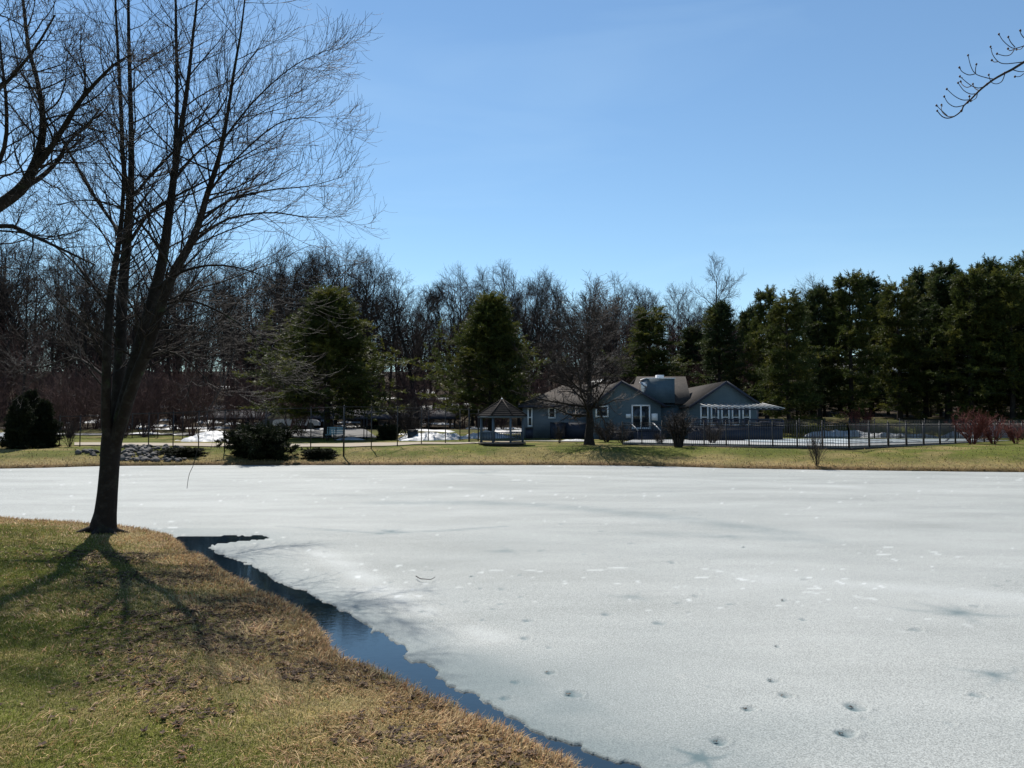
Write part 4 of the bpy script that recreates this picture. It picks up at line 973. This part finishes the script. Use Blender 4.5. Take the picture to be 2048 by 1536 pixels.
# ------------------------------------------------------------ house
HY = 60.0
hs = empty('house', (hx(1330, HY), HY, tz(hx(1330, HY), HY)), 'low blue grey clubhouse with gabled dark roofs, chimney box and pergola', 'house')
def gable(px0, px1, pax, pay, eay, Y, depth, base=.9, name='wall', mat=SIDING, over=.35, ov_front=.35):
    """front-facing gable block; returns geometry numbers"""
    x0, x1, xa = hx(px0, Y), hx(px1, Y), hx(pax, Y); ze, za = hz(eay, Y), hz(pay, Y)
    m = MB(); V = [(x0, Y, base), (x1, Y, base), (x1, Y, ze), (xa, Y, za-.12), (x0, Y, ze), (x0, Y+depth, base), (x1, Y+depth, base), (x1, Y+depth, ze), (xa, Y+depth, za-.12), (x0, Y+depth, ze)]
    m.add(V, [(0, 1, 2, 4), (1, 6, 7, 2), (5, 0, 4, 9), (6, 5, 9, 7)], [(4, 2, 3), (9, 8, 7)])
    w_ = m.build(name, mat, hs)
    r = MB(); sl_, sr = (za-ze)/(xa-x0), (za-ze)/(x1-xa)
    xl, xr_ = x0-over, x1+over; zl, zr = za-sl_*(xa-xl), za-sr*(xr_-xa)
    r.slab([(xl, Y-ov_front, zl), (xa, Y-ov_front, za), (xa, Y+depth, za), (xl, Y+depth, zl)], .14)
    r.slab([(xa+.004, Y-ov_front, za), (xr_, Y-ov_front, zr), (xr_, Y+depth, zr), (xa+.004, Y+depth, za)], .14)
    ro = r.build('roof', SHINGLE, hs)
    f = MB(); yy = Y-ov_front-.03
    f.bar((xl, yy, zl-.09), (xa, yy, za-.09), .05, .17); f.bar((xa, yy, za-.09), (xr_, yy, zr-.09), .05, .17)
    f.build('bargeboard', NAVY, hs)
    return x0, x1, xa, ze, za
# right wing
Yr_ = 58.0; gable(1386, 1517, 1452, 762, 806, Yr_, 15)
# centre gable
Yc = 59.5; gable(1188, 1322, 1243, 761, 806, Yc, 10)
# left wing, hip roof, long side to the pond
Yl = 61.5; xl0, xl1 = hx(1046, Yl), hx(1240, Yl); zel, zrl = hz(811, Yl), hz(768.5, Yl+4)
m = MB(); m.box(xl0, xl1, Yl, Yl+8.5, .9, zel-.05); m.build('wall', SIDING2, hs)
m = MB(); o_ = .4; e = [(xl0-o_, Yl-o_, zel), (xl1+4, Yl-o_, zel), (xl1+4, Yl+8.5+o_, zel), (xl0-o_, Yl+8.5+o_, zel)]; r0_, r1_ = (xl0+3.6, Yl+4.2, zrl), (xl1+4, Yl+4.2, zrl)
m.slab([e[0], e[1], r1_, r0_], .12); m.slab([e[2], e[3], r0_, r1_], .12)
th = np.array([0, 0, .12]); T_ = [np.array(e[3]), np.array(e[0]), np.array(r0_)]
m.add([t-th for t in T_]+T_, [(0, 1, 4, 3), (1, 2, 5, 4), (2, 0, 3, 5)], [(0, 2, 1), (3, 4, 5)]); m.build('roof', SHINGLE, hs)
m = MB(); m.bar((xl0-o_, Yl-o_-.03, zel-.09), (hx(1188, Yc)-.2, Yl-o_-.03, zel-.09), .05, .17); m.build('fascia', NAVY, hs)
# main block between the gables and its roof
Ym = 61.3; xm0, xm1 = hx(1322, Yc)-.1, hx(1386, Yr_)+.1; zem = hz(806, Ym); zrm = hz(753, Ym+4.5)
m = MB(); m.box(xm0-.6, xm1+1, Ym, Ym+9, .9, zem-.03); m.build('wall', SIDING, hs)
m = MB(); xa_, xb_ = hx(1262, Ym+4), hx(1372, Ym+4.5)
m.slab([(xa_-1, Ym-.4, zem-.02), (xm1+.5, Ym-.4, zem-.02), (xb_, Ym+4.5, zrm), (xa_+.6, Ym+4.5, zrm)], .13)
m.slab([(xm1+.5, Ym+9.4, zem-.02), (xa_-1, Ym+9.4, zem-.02), (xa_+.6, Ym+4.5, zrm), (xb_, Ym+4.5, zrm)], .13)
t_ = [np.array((xm1+.5, Ym-.4, zem-.02)), np.array((xm1+.5, Ym+9.4, zem-.02)), np.array((xb_, Ym+4.5, zrm))]
m.add([t-th for t in t_]+t_, [(0, 1, 4, 3), (1, 2, 5, 4), (2, 0, 3, 5)], [(0, 2, 1), (3, 4, 5)])
m.build('roof', SHINGLE, hs)
# chimney box
m = MB(); Yb = 60.9; m.box(hx(1293, Yb), hx(1350, Yb), Yb, Yb+2.4, hz(812, Yb), hz(757.5, Yb)); ch = m.build('chimney', SIDING, hs)
m = MB(); m.box(hx(1291.5, Yb), hx(1351.5, Yb), Yb-.06, Yb+2.46, hz(757.5, Yb)+.003, hz(755.6, Yb)); cpo = m.build('cap', WHITE, None)
cpo.parent = ch; cpo.location = tuple(-v for v in hs.location)
m = MB(); m.box(hx(1314, Yb+1), hx(1328, Yb+1), Yb+.9, Yb+1.5, hz(755.6, Yb), hz(750, Yb+1)); vo = m.build('vent', WHITE, None); vo.parent = ch; vo.location = tuple(-v for v in hs.location)
# skylight dome on the centre roof slope
m = MB(); Ys = 60.6; c_ = at(1289, 769, Ys)
V = [at(1279, 763.5, Ys), at(1287, 764.5, Ys-.05), at(1294, 769, Ys-.1), at(1294, 775.5, Ys-.1), at(1288, 771, Ys-.02)]
m.hexa([V[0]-np.array([0, 0, .1]), V[4]-np.array([0, 0, .08]), V[3], V[2]-np.array([0, 0, .1]), V[0], V[1], V[2], V[2]+np.array([-.1, .3, .1])]); m.build('skylight', WHITE, hs)
m = MB(); m.cyl((hx(1196.5, 62.5), 62.5), .09, hz(774, 62.5), hz(767.5, 62.5), 8); m.build('roof_vent', WHITE, hs)
def window(px0, px1, py0, py1, Y, mull=0, rail=None, name='window'):
    x0, x1, z1, z0 = hx(px0, Y), hx(px1, Y), hz(py0, Y), hz(py1, Y); t = .11
    f = MB(); y0, y1 = Y-.05, Y-.003
    f.box(x0, x1, y0, y1, z1-t, z1); f.box(x0, x1, y0, y1, z0, z0+t); f.box(x0, x0+t, y0, y1, z0+t, z1-t); f.box(x1-t, x1, y0, y1, z0+t, z1-t)
    for k in range(mull): xm = x0+(x1-x0)*(k+1)/(mull+1); f.box(xm-.06, xm+.06, y0+.004, y1, z0+t, z1-t)
    if rail: zr = z0+(z1-z0)*rail; f.box(x0+t, x1-t, y0+.006, y1, zr-.04, zr+.04)
    fo = f.build(name, WHITE, hs)
    p = MB(); p.box(x0+t, x1-t, Y-.028, Y-.008, z0+t, z1-t); po = p.build('pane', GLASS, None)
    po.parent = fo; po.location = tuple(-v for v in hs.location); return fo
for k in range(5): window(1400.5+k*21, 1417+k*21, 811, 851.5, Yr_, 0, .42)
window(1191, 1217, 811, 834.5, Yc); window(1263, 1300.5, 809.5, 858, Yc, 1, None, 'french_door')
window(1055, 1065, 816, 853.5, Yl, 0, .5); window(1096.5, 1111.5, 814.5, 837, Yl)
m = MB(); m.box(hx(1252, Yc), hx(1261.5, Yc), Yc-.05, Yc-.004, hz(836, Yc), hz(828, Yc)); m.build('notice_board', WHITE, hs)
m = MB(); m.box(hx(1303, Yc), hx(1315, Yc), Yc-.06, Yc-.004, hz(841, Yc), hz(827, Yc)); m.build('notice_board', WHITE, hs)
# deck in navy boards
zdk = hz(853, Yr_); m = MB(); yd0, yd1 = 55.0, 57.95
m.box(hx(1375, yd0), hx(1568, yd0), yd0, yd1, zdk-.12, zdk); dk = m.build('deck', NAVY, hs)
m = MB(); m.box(hx(1377, yd0), hx(1566, yd0), yd0+.05, yd0+.12, .8, zdk-.12); m.box(hx(1566, yd0)-.1, hx(1566, yd0), yd0+.13, yd1-1, .8, zdk-.12); m.build('deck_skirt', NAVY, hs)
m = MB(); zt = hz(838.5, yd0); xa0, xb0 = hx(1385, yd0), hx(1566, yd0)
m.bar((xa0, yd0+.05, zt), (xb0, yd0+.05, zt), .12, .07); m.bar((xb0-.05, yd0+.1, zt), (xb0-.05, yd1+.8, zt), .12, .07)
n = 70
for k in range(n+1):
    x = xa0+(xb0-xa0)*k/n; wdt = .11 if k % 10 == 0 else .035; m.bar((x, yd0+.05, zdk), (x, yd0+.05, zt-.03), wdt)
m.build('deck_railing', NAVY, hs)
m = MB(); m.box(hx(1520, yd0+.4), hx(1566, yd0+.4), yd0+.35, yd0+.42, zdk+.004, zt-.12); m.build('privacy_screen', NAVY, hs)
# centre stoop, skirt and stair rails
zs = hz(858.5, Yc); m = MB(); m.box(hx(1200, 58), hx(1318, 58), 57.2, Yc-.06, zs-.12, zs); m.box(hx(1200, 58)+.05, hx(1318, 58)-.05, 57.3, Yc-.1, .8, zs-.12); m.build('stoop', NAVY, hs)
for k in range(5): m = MB(); m.box(hx(1266, 57)+0, hx(1306, 57), 57.2-.3*(k+1), 57.2-.3*k-.004, .8, zs-.17*(k+1)); m.build('step', NAVY, hs)
for px0, px1 in ((1261, 1276), (1306, 1321)):
    m = MB(); a = at(px0, 846, 57.2); b_ = at(px1, 861, 55.6); m.bar(a, b_, .06, .07); m.build('stair_rail', GAZ2, hs); m = MB(); m.bar(b_+np.array([0, 0, -.05]), (b_[0], b_[1], .8), .07); m.bar(a+np.array([0, 0, -.05]), (a[0], a[1], zs), .07); m.build('stair_post', NAVY, hs)
# dark blue enclosure and low wall left of the yard tree
m = MB(); m.box(hx(1101, 60.6), hx(1128, 60.6), 60.0, 61.3, .9, hz(845, 60)); m.box(hx(1128.3, 60.6), hx(1190, 60.6), 60.2, 61.3, .9, hz(845.5, 60)); m.build('service_enclosure', NAVY, hs)
m = MB(); m.bar((hx(1100, 60), 59.95, hz(844, 60)), (hx(1190, 60), 59.95, hz(844, 60)), .1, .06); m.build('enclosure_cap', GAZ, hs)
# pergola with pale sloping slats
m = MB(); pg_y = Yr_
for k in range(13):
    f = k/12.0; xa = 1395+(1524-1395)*f; m.bar(at(xa, 806.3, pg_y-.1), at(xa+36+9*f, 816.6, pg_y-2.8), .04, .055)
pgo = m.build('pergola_slats', M('pale_slat_paint', (.5, .5, .5), .6, [(3, (.4, .4, .4), .4, .7)]), hs)
m = MB(); a = at(1432, 818.5, pg_y-2.7); b_ = at(1566, 818.5, pg_y-2.7); m.bar(a, b_, .06, .10)
for f in (0, .62): p = a+(b_-a)*f; m.bar(p, (p[0], p[1], zdk), .06)
m.build('pergola_frame', NAVY, hs)
# dark bin by the left wall
bn = empty('waste_bin', (hx(1058, 60), 60, 1.0), 'dark covered bin against the left wall of the house', 'bin')
m = MB(); g_ = tz(hx(1058, 60), 60); m.box(hx(1051, 60), hx(1066, 60), 59.8, 60.5, g_, g_+.75); m.build('body', NAVY, bn); m = MB(); m.box(hx(1050.5, 60), hx(1066.5, 60), 59.75, 60.55, g_+.753, g_+.85); m.build('lid', BLACKIRON, bn)

# ------------------------------------------------------------ bench, utility boxes, far buildings, cars
by = 56.5; bx0, bx1 = hx(652, by), hx(689, by); bg_ = tz((bx0+bx1)/2, by)
bn = empty('park_bench', ((bx0+bx1)/2, by, bg_), 'pale teal bench beyond the path, under the broad pine', 'bench')
m = MB()
for k in range(3): m.box(bx0, bx1, by-.25+k*.17, by-.10+k*.17, bg_+.43, bg_+.47)
m.build('seat', TEAL, bn)
m = MB()
for k in range(4): m.box(bx0+.02, bx1-.02, by+.27+.02*k, by+.30+.02*k, bg_+.52+k*.13, bg_+.63+k*.13)
m.build('backrest', TEAL, bn)
for x in (bx0+.12, bx1-.12, (bx0+bx1)/2):
    for yy in (by-.2, by+.25): m = MB(); m.bar((x, yy, bg_-.05), (x, yy+(.06 if yy > by else 0), bg_+(.43 if yy < by else 1.0)), .06); m.build('leg', GALV, bn)
ub = empty('utility_box', (hx(826, 58), 58, tz(hx(826, 58), 58)), 'black square utility box in front of the snow pile', 'utility box')
m = MB(); g_ = ub.location[2]; m.box(hx(816.5, 58), hx(835, 58), 57.7, 58.4, g_-.05, hz(861, 58)); m.build('cabinet', BLACKIRON, ub)
m = MB(); m.box(hx(815.5, 58), hx(836, 58), 57.65, 58.45, hz(861, 58)+.002, hz(859.6, 58)); m.build('lid', GALV, ub)
place(JN, ('trunk', 'crown'), 'juniper_bush', (hx(776, 58), 58, tz(hx(776, 58), 58)-.05), 2.2, (.42, .42, .5), 'dark rounded evergreen mound left of the black utility box', 'juniper')
# dark low shelter behind the fence
sh = empty('picnic_shelter', (hx(620, 80), 80, tz(hx(620, 80), 80)), 'long low dark shelter roof in the shade behind the broad pine', 'shelter')
g_ = sh.location[2]; xs0, xs1 = hx(430, 80), hx(915, 80); ztp = hz(819, 80)
m = MB(); m.slab([(xs0, 77, ztp-.9), (xs1, 77, ztp-.9), (xs1, 81, ztp), (xs0, 81, ztp)], .15); m.slab([(xs1, 85, ztp-.9), (xs0, 85, ztp-.9), (xs0, 81.002, ztp), (xs1, 81.002, ztp)], .15); m.build('roof', M('dark_roof', (.03, .03, .04), .8, [(2, (.045, .045, .055), .4, .7)]), sh)
for k in range(9):
    for yy in (78, 84): x = xs0+.6+(xs1-xs0-1.2)*k/8; m = MB(); m.box(x-.1, x+.1, yy-.1, yy+.1, g_-.3, ztp-.85); m.build('post', WOOD, sh)
def car(px, Y, colr, label):
    x = hx(px, Y); g_ = tz(x, Y)+.06
    o = empty('parked_car', (x, Y, g_), label, 'car'); L_, W_ = 4.3, 1.75
    bodym = M('car_paint', colr, .3, [(2, tuple(c*.8 for c in colr), .5, .8)], spec=.6)
    prof = [(-2.15, .35), (-2.1, .75), (-1.9, .9), (-1.0, .98), (1.2, .95), (1.9, .85), (2.12, .65), (2.15, .35)]
    def ext(pr, w, mt, nm, inset=0):
        n = len(pr); V = [(p[0], -w/2, p[1]) for p in pr]+[(p[0], w/2, p[1]) for p in pr]
        me = bpy.data.meshes.new(nm); me.from_pydata(V, [], [tuple(range(n)), tuple(range(2*n-1, n-1, -1))]+[(i, n+i, n+(i+1) % n, (i+1) % n) for i in range(n)]); me.materials.append(mt); return obj(nm, me, o)
    ext(prof, W_, bodym, 'body'); ext([(-1.5, .96), (-.9, 1.42), (.5, 1.45), (1.15, .95)], W_-.2, GLASS, 'windows'); ext([(-.95, 1.42), (-.85, 1.48), (.45, 1.5), (.55, 1.44)], W_-.24, bodym, 'roof')
    for wx in (-1.35, 1.35):
        for wy in (-.8, .8):
            n = 14; V = [(wx+.32*math.cos(a*2*math.pi/n), wy+s*.1, .32+.32*math.sin(a*2*math.pi/n)) for s in (-1, 1) for a in range(n)]
            me = bpy.data.meshes.new('wheel'); me.from_pydata(V, [], [tuple(range(n)), tuple(range(2*n-1, n-1, -1))]+[(i, n+i, n+(i+1) % n, (i+1) % n) for i in range(n)]); me.materials.append(BLACKIRON); obj('wheel', me, o)
    o.rotation_euler = (0, 0, .15); return o
car(594, 74, (.5, .5, .52), 'pale silver car parked left of the broad pine trunk')
car(566, 75, (.04, .04, .06), 'dark car parked left of the pale silver car')
# pale building glimpsed between the pine trunks
wb = empty('pale_building', (hx(1770, 104), 104, tz(hx(1770, 104), 104)), 'pale building glimpsed between the pine trunks on the right', 'building')
g_ = wb.location[2]; m = MB(); m.box(hx(1690, 104), hx(1830, 104), 104, 112, g_-.5, g_+3.0); wl_ = m.build('wall', PALEWALL, wb)
m = MB(); m.slab([(hx(1680, 104), 103.4, g_+2.95), (hx(1840, 104), 103.4, g_+2.95), (hx(1840, 104), 108, g_+4.9), (hx(1680, 104), 108, g_+4.9)], .15)
m.slab([(hx(1840, 104), 112.6, g_+2.95), (hx(1680, 104), 112.6, g_+2.95), (hx(1680, 104), 108.003, g_+4.9), (hx(1840, 104), 108.003, g_+4.9)], .15); m.build('roof', SNOW, wb)
for px in (1712, 1745, 1778, 1808): m = MB(); m.box(hx(px, 104)-.5, hx(px, 104)+.5, 103.93, 103.995, g_+.9, g_+2.1); m.build('window', GLASS, wb)

# ------------------------------------------------------------ snow
def snow(px, Y, wpx, dY, h, seed, label=None, group=None, shadeless=0):
    cx = hx(px, Y); rx = wpx*.5/F*Y; n = 46
    gx_, gy_ = np.meshgrid(np.linspace(-1, 1, n), np.linspace(-1, 1, n)); X = cx+gx_*rx; Y_ = Y+gy_*dY
    r = np.hypot(gx_, gy_); s = fbm(X*.9+seed, Y_*.9, 4, seed)-.5; s2 = fbm(X*3+seed, Y_*3, 3, seed)-.5
    H = h*(1-r**2)*(1+.5*s2)+s*h*1.3-.06-.35*np.clip(r-.85, 0, 1)
    V = np.stack([X-cx, Y_-Y, terrain(X, Y_)+np.maximum(H, -.15)-tz(cx, Y)], -1).reshape(-1, 3)
    o = obj('snow_pile', mesh_np('snow_pile', V, gridq(np.arange(n*n).reshape(n, n)), SNOW, True)); o.location = (cx, Y, tz(cx, Y))
    return tag(o, label, 'snow pile', group)
snow(430, 56, 150, 2.0, .55, 1, 'broad snow mound behind the left fence')
snow(875, 60.5, 170, 2.2, .45, 2, 'long rugged snow pile right of the utility box')
snow(850, 57.8, 140, 1.2, .45, 3, 'low snow pile at the foot of the utility box')
snow(975, 61.5, 120, 2.0, .55, 4, 'shaded bluish snow bank left of the gazebo')
snow(700, 58.5, 80, .8, .22, 5, 'thin snow remnant right of the bench')
snow(820, 55.8, 50, .5, .18, 6, 'small snow remnant below the utility box')
snow(15, 54, 90, 1.6, .5, 7, 'snow patch behind the spruces at the left edge')
snow(1680, 63.5, 150, 1.4, .5, 8, 'long snow heap in shade behind the fenced pool')
snow(1790, 62.3, 190, .9, .45, 9, 'bright snow strip behind the rear fence')
snow(1985, 63, 90, 1.3, 1.0, 10, 'snow heap behind the red twig shrubs')
snow(1910, 62.2, 100, .8, .45, 12, 'low snow strip left of the red twig shrubs')
snow(1150, 57, 60, .5, .12, 11, 'thin snow left on the pavement beside the yard tree')
# scattered snow in the wood: one sheet cut by noise
V = []; n = 90; gx_, gy_ = np.meshgrid(np.linspace(-55, 16, 220), np.linspace(66, 118, 110)); s = fbm(gx_*.28, gy_*.5, 4, 91)
Z = terrain(gx_, gy_)+np.clip((s-.66)*3.0, -.4, .14)
tag(obj('snow_cover', mesh_np('snow_cover', np.stack([gx_, gy_, Z], -1).reshape(-1, 3), gridq(np.arange(gx_.size).reshape(gx_.shape)), SNOW, True)), 'patches of old snow on the woodland floor', 'snow', kind='stuff')

# ------------------------------------------------------------ stones of the riprap slope
def stone_mesh(seed):
    g = np.random.default_rng(seed); V = []; n, mrow = 8, 5
    ax_ = g.uniform(.7, 1.3, 3)*np.array([1, .8, .55]); V.append((0, 0, -1))
    for i in range(1, mrow): ph = math.pi*i/mrow-math.pi/2; V += [(math.cos(ph)*math.cos(2*math.pi*k/n), math.cos(ph)*math.sin(2*math.pi*k/n), math.sin(ph)) for k in range(n)]
    V.append((0, 0, 1)); V = np.array(V); V = V*(1+g.uniform(-.18, .18, (len(V), 1)))*ax_; N = len(V)
    Q = [(1+(i*n)+k, 1+i*n+(k+1) % n, 1+(i+1)*n+(k+1) % n, 1+(i+1)*n+k) for i in range(mrow-2) for k in range(n)]
    T = [(0, 1+(k+1) % n, 1+k) for k in range(n)]+[(N-1-n+k, N-1-n+(k+1) % n, N-1) for k in range(n)]
    return mesh_np('stone', V*.2, [np.array(Q), np.array(T)], STONE)
ST = [stone_mesh(s) for s in range(6)]; rs_ = random.Random(5)
cnt = 0
while cnt < 230:
    px = rs_.uniform(158, 372); Y = rs_.uniform(41.6, 45.8); x = hx(px, Y); z = tz(x, Y)
    f = (px-158)/(372-158); 
    if Y > 43.2+2.4*min(1, f*2.2) or (Y < 42.6 and f < .3): continue
    o = obj('stone', ST[cnt % 6]); s = rs_.uniform(.45, 1.1); o.location = (x, Y, z+.03*s+rs_.uniform(0, .08)); o.scale = (s, s, s); o.rotation_euler = (rs_.uniform(-.5, .5), rs_.uniform(-.5, .5), rs_.uniform(0, 6.28))
    tag(o, 'grey fieldstone in the rubble slope at the far left bank', 'stone', 'stones of the rubble slope'); cnt += 1

# ------------------------------------------------------------ small things: fallen twigs, dangling twig, wires
tw = TB(); P_ = resample([onz(832, 1152, .06), onz(840, 1157, .06), onz(850, 1158, .065), onz(862, 1158.5, .06), onz(870, 1154, .06)], 12); tw.add(P_[None], np.linspace(.008, .004, 12)[None], 5)
o = empty('fallen_twig', P_[5], 'thin curved twig lying on the ice in front of the bank', 'twig'); put(tw, 'stick', TWIG, o)
dt = empty('hanging_twig', at(386, 930, 13.0), 'thin twig dangling before the ice right of the big tree trunk', 'twig')
tw = TB(); P_ = resample([at(392, 860, 13), at(398, 885, 13), at(392, 910, 13), at(386, 932, 13), at(378, 950, 13), at(374, 977, 13)], 14); tw.add(P_[None], np.linspace(.006, .004, 14)[None], 5)
P_ = resample([at(470, 700, 13.6), at(450, 760, 13.4), at(420, 815, 13.2), at(392, 860, 13)], 14); tw.add(P_[None], np.linspace(.012, .006, 14)[None], 5); put(tw, 'stick', TWIG, dt)
ns = 0
for (c, r, tn) in PITS:
    if tn < 1.15: continue
    m = MB(); a0 = ns*1.3; s = r*.26; P_ = [(c[0]-r*.4+s*math.cos(a0+a*.785)*(1 if a % 2 else .55), c[1]+s*.7*math.sin(a0+a*.785)*(1 if a % 2 else .55), .014+.006*(a % 3)) for a in range(8)]
    V = P_+[(c[0]-r*.4, c[1], .022)]; m.add(V, [], [(k, (k+1) % 8, 8) for k in range(8)])
    o = m.build('fallen_leaf', DARKLEAF); tag(o, 'dark wet leaf sunk in a melt hole in the ice', 'leaf', 'leaves melted into the ice'); ns += 1
ww = empty('overhead_wire', at(800, 740, 70), 'pair of thin overhead wires crossing between the two broad pines', 'wire')
for dy in (0, 5):
    tw = TB(); P_ = resample([at(700, 751+dy, 70), at(770, 744+dy, 70), at(835, 738+dy*.6, 70), at(900, 733+dy*.6, 70)], 12); tw.add(P_[None], np.full((1, 12), .007), 4); put(tw, 'cable', TWIG2, ww)
